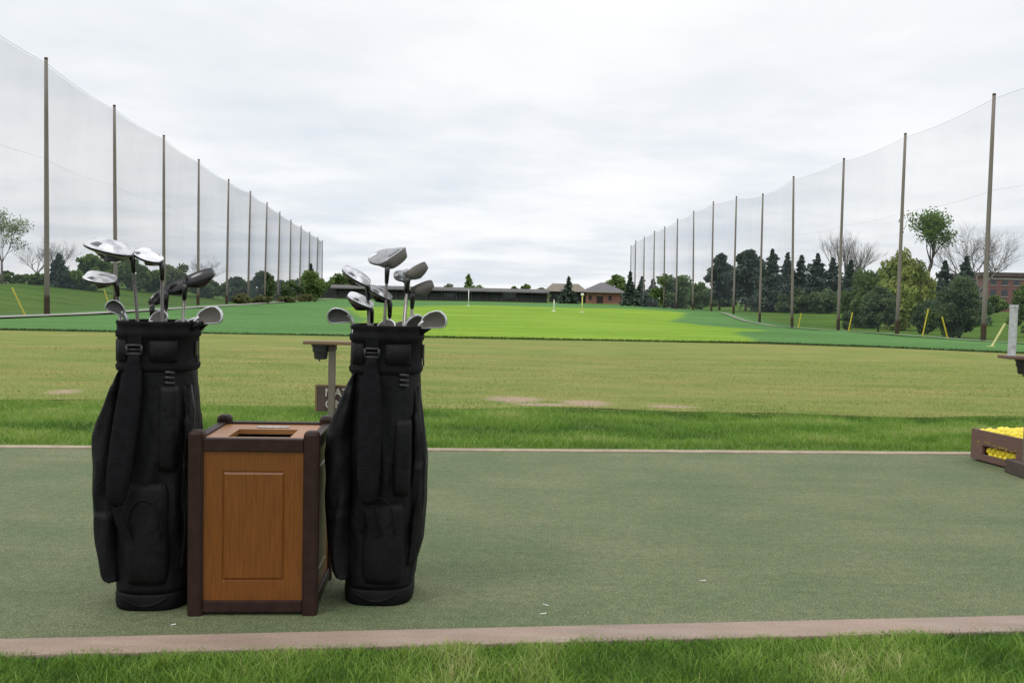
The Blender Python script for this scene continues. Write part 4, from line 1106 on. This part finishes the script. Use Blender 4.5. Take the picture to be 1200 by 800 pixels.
def office():
    Y = 165; f = Y / 1050; a_ = aty(1155, 356, Y)
    t = empty('brick_office', 'red brick three storey building behind the trees at the right edge', 'building', (a_.x, Y, a_.z - 1.5))
    Wd, H = 26, 1.5 + 38 * f
    H -= .9
    mb = MB(); mb.box(0, Wd, 0, 14, 0, H); mb.build('wall', MAT['brick_far'], t)
    mb = MB(); mb.box(-.4, Wd + .4, -.4, 14.4, H + .002, H + .75); mb.build('roof', MAT['roof_brown'], t)
    mb = MB(); mb.box(-.15, Wd + .15, -.16, -.003, H - .55, H - .3); mb.build('cornice', MAT['trim_pale'], t)
    for fl in range(3):
        for i in range(12):
            x = .7 + i * 2.1; z = .9 + fl * 2.05
            mb = MB(); mb.box(x, x + 1.15, -.02, -.004, z, z + 1.25); wn = mb.build('window', MAT['window_glass'], t)
            mb = MB(); mb.box(x - .1, x + 1.25, -.12, -.022, z - .14, z - .003); mb.build('sill', MAT['trim_pale'], wn)
office()

# ------------------------------------------------------------------ trees
def cards(cent, size, tint, flat=.0, elong=1.0, down=0.0):
    n = len(cent)
    a = rng.normal(size=(n, 3)); a[:, 2] *= (1 - flat); a[:, 2] -= down; a /= np.linalg.norm(a, axis=1)[:, None]
    b = rng.normal(size=(n, 3)); b -= (b * a).sum(1)[:, None] * a; b /= np.linalg.norm(b, axis=1)[:, None]
    s = (size * rng.uniform(.6, 1.35, n))[:, None]
    l = a * s * elong; w_ = b * s * .55
    v = np.stack([cent - l, cent + w_, cent + l, cent - w_], 1).reshape(-1, 3)
    return v, np.arange(n * 4).reshape(-1, 4), np.repeat(np.clip(tint, 0, 1), 4)
def branch_tree(mb, p, d, L, r, depth, rr, spread, tips, n=5, up=.15, droop=0):
    k = 4; pts = [p]; rad = [r]
    for i in range(k):
        d = (d + Vector((rr.gauss(0, .12), rr.gauss(0, .12), rr.gauss(0, .08) + up * .12 - droop * .1))).normalized()
        p = p + d * (L / k); pts.append(p); rad.append(r * (1 - .55 * (i + 1) / k))
    mb.tube(pts, rad, max(3, n), cap=False)
    if depth == 0:
        tips.append(p); return
    m = rr.choice((2, 3, 3)) if depth > 1 else rr.choice((2, 3))
    for _ in range(m):
        a = rr.uniform(0, 6.283); t_ = Vector((math.cos(a), math.sin(a), 0))
        nd = (d + t_ * spread * rr.uniform(.5, 1.2) + Vector((0, 0, up))).normalized()
        q = rr.choice(pts[2:])
        branch_tree(mb, q, nd, L * rr.uniform(.58, .82), r * rr.uniform(.42, .6), depth - 1, rr, spread, tips, n - 1, up, droop)
    nd = (d + Vector((rr.gauss(0, .2), rr.gauss(0, .2), .1))).normalized()
    branch_tree(mb, p, nd, L * rr.uniform(.6, .8), r * .45, depth - 1, rr, spread, tips, n - 1, up, droop)
def broadleaf(name, label, x, y, z, H, Wd, leaf, seed, base=.12, n=3800, lsz=.22, trunk_r=None, lean=0, gaps=.55, group='trees round the range', cat='tree', bark='bark', shape=1.0, droop=0.0, vis_trunk=False):
    rr = random.Random(seed); r_ = np.random.default_rng(seed)
    t = empty(name, label, cat, (x, y, z), rr.uniform(0, 6.28), group)
    rx = Wd / 2; z0 = H * base; ch = H - z0
    K = int(22 + 10 * shape)
    cen = []
    while len(cen) < K:
        q = r_.uniform(-1, 1, 3)
        if np.linalg.norm(q) > 1: continue
        if np.linalg.norm(q) < .35: continue
        hh = (q[2] + 1) / 2
        wprof = (math.sin(math.pi * min(1, hh * .82 + .18)) ** .6) if shape >= 1 else (1 - .6 * hh)
        cen.append((q[0] * rx * .82 * wprof + lean * hh * 0, q[1] * rx * .82 * wprof, z0 + ch * (.06 + .86 * hh)))
    cen = np.array(cen)
    cr = r_.uniform(.16, .34, K) * min(rx * 1.2, ch * .8)
    per = r_.multinomial(n, cr ** 2 / (cr ** 2).sum())
    P_ = []; T_ = []
    ct = r_.uniform(.2, .8, K)
    for c_, s_, m_, tt_ in zip(cen, cr, per, ct):
        g = r_.normal(size=(m_, 3)); g /= np.linalg.norm(g, axis=1)[:, None] + 1e-9
        g *= (r_.uniform(0, 1, m_) ** .45)[:, None] * s_ * [1, 1, .8]
        if droop: g[:, 2] -= droop * np.abs(r_.normal(size=m_)) * s_
        P_.append(c_ + g); T_.append(np.clip(tt_ + r_.normal(0, .18, m_), 0, 1))
    P_ = np.concatenate(P_); T_ = np.concatenate(T_)
    P_[:, 2] = np.maximum(P_[:, 2], .03 * H)
    P_[:, 0] += lean * (P_[:, 2] / H) * H
    mb = MB(); tr = trunk_r or max(.07, H * .02)
    fork = Vector((lean * .55 * z0, 0, z0 + ch * .22))
    mb.tube([(0, 0, -.3), (lean * .2 * z0, 0, z0 * .5), fork], [tr * 1.25, tr, tr * .75], 9)
    order = list(range(K)); rr.shuffle(order)
    for i in order[:14]:
        c_ = Vector(cen[i]); c_.x += lean * c_.z
        m1 = fork.lerp(c_, .5) + Vector((rr.gauss(0, .05), rr.gauss(0, .05), .04)) * H * .3
        mb.tube([fork, m1, c_], [tr * .5, tr * .3, tr * .1], 5)
    mb.build('trunk', MAT[bark], t, smooth=True)
    v, f, ti = cards(P_, lsz, T_, elong=1.0 + droop, down=droop)
    npmesh('crown', v, f, MAT[leaf], t, {'tint': ti})
    return t
def conifer(name, label, x, y, z, H, Wd, seed, n=3600, base=.06, leaf='needle', lsz=.26, power=.95, ragged=.6, group='trees round the range'):
    rr = random.Random(seed); r_ = np.random.default_rng(seed)
    t = empty(name, label, 'tree', (x, y, z), rr.uniform(0, 6.28), group)
    mb = MB(); mb.tube([(0, 0, -.3), (0, 0, H * .5), (0, 0, H * .98)], [H * .022, H * .013, .02], 8)
    nb = 58; P_ = []; T_ = []
    for k in range(nb):
        u = (k + .5) / nb; hz_ = H * (base + (1 - base) * u)
        Rk = Wd / 2 * (1 - u) ** power * rr.uniform(1 - ragged, 1 + ragged * .4) + .01
        a = k * 2.39996 + rr.uniform(-.3, .3)
        end = Vector((math.cos(a) * Rk, math.sin(a) * Rk, hz_ - Rk * rr.uniform(.0, .35)))
        if k % 2 == 0: mb.tube([(0, 0, hz_), end], [H * .005, .01], 4)
        m_ = int(n * (Rk / (Wd / 2) + .15) / (nb * .62)) + 3
        s_ = r_.uniform(.1, 1, m_) ** .75
        c_ = np.array([0, 0, hz_]) * (1 - s_[:, None]) + np.array(end) * s_[:, None]
        c_ = c_ + r_.normal(size=(m_, 3)) * (.03 + .26 * Rk * (1 - s_ * .5))[:, None] * [1, 1, .55]
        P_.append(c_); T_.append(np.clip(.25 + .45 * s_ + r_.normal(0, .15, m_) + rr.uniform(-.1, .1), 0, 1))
    mb.build('trunk', MAT['bark'], t, smooth=True)
    P_ = np.concatenate(P_); T_ = np.concatenate(T_)
    v, f, ti = cards(P_, lsz, T_, flat=.4)
    npmesh('crown', v, f, MAT[leaf], t, {'tint': ti})
    return t
def bare(name, label, x, y, z, H, Wd, seed, depth=5, group='bare trees', twig=.02):
    rr = random.Random(seed)
    t = empty(name, label, 'tree', (x, y, z), rr.uniform(0, 6.28), group)
    mb = MB(); mb.tube([(0, 0, -.3), (.0, 0, H * .14), (.03 * H, 0, H * .26)], [H * .028, H * .022, H * .018], 8); mb.build('trunk', MAT['bark_grey'], t, smooth=True)
    mb = MB(); tips = []
    for k in range(5):
        a = k * 1.257 + rr.uniform(-.3, .3); s_ = Wd / H
        branch_tree(mb, Vector((.03 * H, 0, H * rr.uniform(.2, .255))), Vector((math.cos(a) * s_, math.sin(a) * s_, .9)).normalized(), H * .27, H * .012, depth - 1, rr, .75 * min(1.2, s_ + .25), tips, 5, .12)
    mb.build('crown', MAT['bark_grey'], t)
    return t, tips
def place(px_, ytop, ybase, wpx, D):
    c = aty(px_, (ytop + ybase) / 2, D); g = hz(c.x, c.y); tp = aty(px_, ytop, D)
    return c.x, D, g - .02, tp.z - g, wpx * D / 1050
def airy(name, label, x, y, z, H, Wd, leaf, seed, n=2600, lsz=.18, fork=.35, spread=.8, depth=3, r0=.03, clump=.09, bark='bark', group='trees round the range', lean=0.0, limbs=5, start=0.0):
    """a tree whose limbs show: leaf clumps ride on the branch tips"""
    rr = random.Random(seed); r_ = np.random.default_rng(seed)
    t = empty(name, label, 'tree', (x, y, z), 0, group)
    mb = MB(); f = Vector((lean * H, 0, H * fork)); tips = []
    mb.tube([(0, 0, -.3), (lean * H * .25, 0, H * fork * .5), f], [H * r0 * 1.3, H * r0, H * r0 * .8], 9)
    s_ = Wd / (2 * (H * (1 - fork)))
    for k in range(limbs):
        a = k * 6.283 / limbs + rr.uniform(-.4, .4); q = rr.uniform(.35, 1.1)
        d = Vector((math.cos(a) * s_ * q, math.sin(a) * s_ * q, 1)).normalized()
        branch_tree(mb, f - Vector((0, 0, H * fork * rr.uniform(0, .12))), d, H * (1 - fork) * .42, H * r0 * .55, depth, rr, spread, tips, 6, .12)
    tp = np.array([tuple(p) for p in tips])
    # keep the crown inside its real outline
    cx = lean * H; zt = tp[:, 2].max(); k_ = (H * .97 - H * fork) / max(zt - H * fork, .1)
    rad = np.hypot(tp[:, 0] - cx, tp[:, 1]).max(); kx = Wd / 2 / rad * .92
    def fit(p):
        u = max(0, p[2] - H * fork)
        return (cx + (p[0] - cx) * (kx if p[2] > H * fork else 1), p[1] * (kx if p[2] > H * fork else 1), H * fork + u * k_ if u else p[2])
    mb.v = [fit(v) for v in mb.v]; tp = np.array([fit(p) for p in tp])
    mb.build('trunk', MAT[bark], t, smooth=True)
    pick = r_.integers(0, len(tp), n); g = r_.normal(size=(n, 3)) * clump * Wd * .5
    P_ = tp[pick] + g * [1, 1, .75]
    tt_ = r_.uniform(.2, .8, len(tp))[pick] + r_.normal(0, .15, n)
    v, fc, ti = cards(P_, lsz, tt_)
    npmesh('crown', v, fc, MAT[leaf], t, {'tint': ti})
    return t
# left side
airy('leafy_tree', 'sparse pale green tree cut by the left edge of the photo', *place(2, 243, 345, 70, 78), 'leaf_pale', 21, n=1700, lsz=.10, fork=.3, bark='bark_grey', r0=.016, clump=.10)
bare('bare_tree', 'grey bare tree left of the nearest left pole', *place(42, 280, 340, 46, 92), 31, 5)
bare('bare_tree', 'taller bare tree right behind the nearest left pole', *place(68, 272, 340, 36, 96), 33, 5)
conifer('spruce_tree', 'small dark spruce right of the nearest left pole', *place(69, 298, 343, 36, 82), 41, 2600, lsz=.2)
broadleaf('hedge', 'dull green hedge mass at the far left under the pale tree', *place(8, 318, 345, 80, 88), 'leaf_mid', 51, base=.0, n=5200, lsz=.19, cat='hedge', group='shrubs along the net')
broadleaf('hedge', 'dark green hedge left of the small spruce', *place(44, 320, 345, 60, 86), 'leaf_mid', 52, base=.0, n=4200, lsz=.19, cat='hedge', group='shrubs along the net')
broadleaf('bushy_tree', 'bright green bushy tree under the silver clubs at left', *place(104, 297, 346, 74, 84), 'leaf_bright', 22, base=.0, n=7000, lsz=.19)
broadleaf('bushy_tree', 'dark green tree between the driver and white wood of the left bag', *place(150, 302, 348, 62, 96), 'leaf_mid', 23, base=.0, n=6000, lsz=.2)
broadleaf('bushy_tree', 'dull low tree behind the white wood of the left bag', *place(178, 312, 349, 50, 100), 'leaf_mid', 55, base=.0, n=4600, lsz=.2)
broadleaf('bushy_tree', 'yellowish green tree behind the middle clubs of the left bag', *place(207, 307, 350, 60, 104), 'leaf_olive', 24, base=.0, n=5600, lsz=.2)
bare('bare_tree', 'small bare tree above the black wood of the left bag', *place(243, 296, 346, 28, 112), 35, 5)
broadleaf('bushy_tree', 'low dark tree between the fourth and fifth left poles', *place(243, 328, 352, 50, 110), 'leaf_mid', 25, base=.0, n=4200, lsz=.21)
broadleaf('bushy_tree', 'dark round tree just right of the fifth left pole', *place(276, 324, 356, 46, 104), 'leaf_dark', 26, base=.0, n=4800, lsz=.2)
broadleaf('bushy_tree', 'taller dark oval tree by the seventh left pole', *place(308, 314, 356, 34, 112), 'leaf_dark', 27, base=.0, n=4600, lsz=.21)
broadleaf('bushy_tree', 'low dark tree between the seventh and ninth left poles', *place(333, 326, 356, 46, 128), 'leaf_dark', 28, base=.0, n=4000, lsz=.24)
broadleaf('bushy_tree', 'wide green tree near the tenth left pole', *place(362, 318, 356, 56, 150), 'leaf_mid', 29, base=.0, n=4600, lsz=.28)
conifer('spruce_tree', 'thin dark spruce at the far end of the left net', *place(364, 309, 353, 16, 160), 42, 2000, lsz=.26)
broadleaf('round_tree', 'round green tree right of the last left pole', *place(397, 318, 352, 40, 214), 'leaf_mid', 30, base=.0, n=3400, lsz=.36)
for i, (x_, yt_, w_, D_, lb) in enumerate([(282, 344, 34, 92, 'olive reed clump at the foot of the fifth left pole'), (308, 346, 34, 98, 'pale reed clump left of the eighth left pole'), (334, 347, 34, 110, 'ochre reed clump between the eighth and ninth left poles'), (358, 345, 36, 122, 'tall reed clump near the eleventh left pole')]):
    broadleaf('reed_clump', lb, *place(x_, yt_, 361, w_, D_), 'reed', 60 + i, base=0, n=2200, lsz=.15, cat='reeds', group='reeds along the left net')
# centre
conifer('sapling', 'pointed pale green sapling above the white target pole', *place(549, 321, 347, 18, 216), 71, 1500, leaf='leaf_bright', lsz=.3, power=.7)
broadleaf('sapling', 'low pale shrub left of the pointed sapling', *place(527, 331, 347, 24, 218), 'leaf_olive', 72, base=.0, n=1500, lsz=.3)
broadleaf('sapling', 'small pale shrub right of the pointed sapling', *place(560, 332, 347, 18, 220), 'leaf_pale', 76, base=.0, n=1200, lsz=.3)
broadleaf('round_tree', 'pale greyish round tree above the right part of the shed', *place(603, 334, 349, 16, 224), 'leaf_pale', 73, base=.0, n=1300, lsz=.3)
broadleaf('round_tree', 'small dark round tree above the right part of the shed', *place(616, 332, 350, 17, 222), 'leaf_mid', 74, base=.0, n=1600, lsz=.3)
broadleaf('round_tree', 'ochre tinged tree at the right end of the shed', *place(634, 337, 352, 22, 226), 'leaf_olive', 75, base=.0, n=1500, lsz=.3)
bare('bare_tree', 'rust grey bare tree behind the hybrids of the right bag', *place(472, 331, 350, 26, 222), 77, 5)
broadleaf('round_tree', 'small faint green tree between the left clubs of the right bag', *place(428, 331, 352, 26, 224), 'leaf_olive', 78, base=.0, n=1400, lsz=.3)
conifer('spruce_tree', 'lone dark pointed spruce in front of the brick building', *place(666, 324, 357, 22, 196), 43, 2600, lsz=.27)
broadleaf('round_tree', 'big green tree behind the right end of the brick building', *place(721, 321, 358, 34, 262), 'leaf_mid', 79, base=.0, n=3400, lsz=.45)
# right side
conifer('spruce_tree', 'narrow dark spruce at the far end of the right net', *place(738, 318, 360, 22, 172), 44, 2200, lsz=.28)
conifer('spruce_tree', 'dark spruce between the two farthest right poles', *place(752, 324, 360, 26, 168), 45, 2200, lsz=.28)
conifer('spruce_tree', 'low dark conifer left of the round green tree', *place(765, 327, 361, 28, 160), 46, 2200, lsz=.28)
broadleaf('round_tree', 'round mid green tree by the ninth right pole', *place(791, 315, 362, 56, 142), 'leaf_mid', 80, base=.0, n=6000, lsz=.26)
broadleaf('bushy_tree', 'low green shrub between the round tree and the pines', *place(820, 330, 364, 38, 136), 'leaf_mid', 81, base=.0, n=3200, lsz=.25)
broadleaf('pine_tree', 'dark ragged pine right of the seventh right pole', *place(844, 296, 366, 44, 126), 'needle', 82, base=.12, n=6500, lsz=.25)
broadleaf('pine_tree', 'broadest dark pine between the fifth and sixth right poles', *place(875, 287, 368, 56, 120), 'needle', 83, base=.1, n=8500, lsz=.25)
for i, (x_, yt_, w_, D_, lb) in enumerate([(904, 292, 46, 112, 'tall dark spruce just right of the fifth right pole'), (922, 296, 40, 116, 'dark spruce just left of the fourth right pole'), (938, 299, 36, 114, 'slim spruce just right of the fourth right pole'), (957, 297, 44, 110, 'full dark spruce midway between third and fourth right poles'), (975, 302, 42, 112, 'grey green spruce just left of the third right pole'), (892, 304, 34, 126, 'smaller spruce behind the fifth right pole')]):
    conifer('spruce_tree', lb, *place(x_, yt_, 370, w_ * 1.45, D_), 90 + i, 6500, lsz=.2, group='dark spruces beyond the right net')
for x_, w_, D_, sd, lb in ((930, 46, 106, 56, 'low dark shrub under the spruces at the fourth right pole'), (966, 46, 104, 57, 'low dark shrub under the spruces left of the third right pole')):
    broadleaf('bush', lb, *place(x_, 338, 366, w_, D_), 'leaf_dark', sd, base=.0, n=3600, lsz=.2, cat='bush', group='shrubs along the net')
for x_, yt_, D_, sd, lb in ((988, 266, 118, 37, 'tall thin bare tree right of the third right pole'), (1004, 280, 120, 38, 'shorter thin bare tree left of the drooping willows')):
    bare('bare_tree', lb, *place(x_, yt_, 368, 24, D_), sd, 5)
conifer('spruce_tree', 'grey spruce peeping out left of the first willow', *place(996, 305, 372, 36, 104), 97, 3200, lsz=.22, group='dark spruces beyond the right net')
broadleaf('willow_tree', 'smaller drooping willow right of the third right pole', *place(1017, 299, 388, 66, 80), 'leaf_mid', 84, base=.0, n=11000, lsz=.13, droop=.8)
broadleaf('willow_tree', 'large yellow green willow behind the second right pole', *place(1060, 284, 390, 74, 72), 'leaf_willow', 85, base=.0, n=13000, lsz=.13, droop=.9)
broadleaf('bush', 'dark bush standing low in front of the willows', *place(1030, 333, 393, 46, 62), 'leaf_dark', 86, base=.0, n=6000, lsz=.12, cat='bush', group='shrubs along the net')
broadleaf('bush', 'tiny dark bush just right of the third right pole', *place(993, 364, 386, 16, 70), 'leaf_dark', 87, base=.0, n=1200, lsz=.12, cat='bush', group='shrubs along the net')
airy('leafy_tree', 'tall leaning tree with a lone green crown above the willow', *place(1082, 245, 372, 62, 98), 'leaf_bright', 88, n=3000, lsz=.15, fork=.5, r0=.02, lean=.075, spread=1.1, clump=.15, limbs=6)
bare('bare_tree', 'wide grey bare tree beside the nearest right pole', *place(1150, 248, 360, 125, 98), 39, 6)
conifer('spruce_tree', 'dark spruce right below the lone green crown', *place(1106, 305, 384, 62, 84), 98, 4600, lsz=.18, group='dark spruces beyond the right net')
conifer('spruce_tree', 'dark spruce under the wide bare tree', *place(1131, 300, 384, 62, 82), 99, 4600, lsz=.18, group='dark spruces beyond the right net')
broadleaf('bush', 'big dark rounded bush left of the nearest right pole', *place(1126, 326, 399, 76, 50), 'leaf_dark', 89, base=.0, n=14000, lsz=.09, cat='bush', group='shrubs along the net')
broadleaf('bush', 'smaller dark bush right of the second right pole', *place(1088, 345, 391, 38, 58), 'leaf_dark', 66, base=.0, n=4500, lsz=.11, cat='bush', group='shrubs along the net')
broadleaf('bush', 'dark green bush cut by the right edge of the photo', *place(1203, 330, 396, 46, 56), 'leaf_mid', 67, base=.0, n=7000, lsz=.11, cat='bush', group='shrubs along the net')
broadleaf('bushy_tree', 'green shrubs in front of the brick office at the right', *place(1166, 346, 368, 30, 120), 'leaf_mid', 68, base=.0, n=2200, lsz=.2)
for x_, yt_, w_, D_, sd, lb in ((752, 338, 40, 186, 111, 'low dark scrub behind the farthest right poles'), (800, 338, 50, 176, 112, 'low scrub seen under the round green tree'), (846, 336, 60, 172, 113, 'low dark scrub seen between the pine trunks'), (890, 336, 56, 168, 114, 'low scrub behind the fifth right pole'), (940, 336, 60, 160, 115, 'low scrub behind the slim spruces'), (990, 338, 60, 150, 116, 'low scrub behind the third right pole'), (1100, 338, 60, 140, 117, 'low scrub behind the two spruces under the bare tree')):
    broadleaf('scrub', lb, *place(x_, yt_, 366, w_, D_), 'leaf_dark', sd, base=.0, n=3200, lsz=.32, cat='bush', group='scrub behind the right hand trees')
for x_, yt_, w_, D_, sd, lb in ((8, 326, 70, 128, 126, 'low scrub behind the hedge at the far left'), (58, 326, 90, 130, 121, 'low scrub behind the small spruce at left'), (130, 325, 80, 136, 122, 'low scrub behind the bright green bushy tree'), (222, 330, 80, 140, 123, 'low scrub behind the fourth left pole'), (300, 333, 80, 150, 124, 'low scrub behind the dark oval tree'), (350, 335, 60, 172, 125, 'low scrub behind the last left poles')):
    broadleaf('scrub', lb, *place(x_, yt_, 362, w_ * 1.25, D_), 'leaf_mid', sd, base=.0, n=4200, lsz=.3, cat='bush', group='scrub behind the left hand trees')
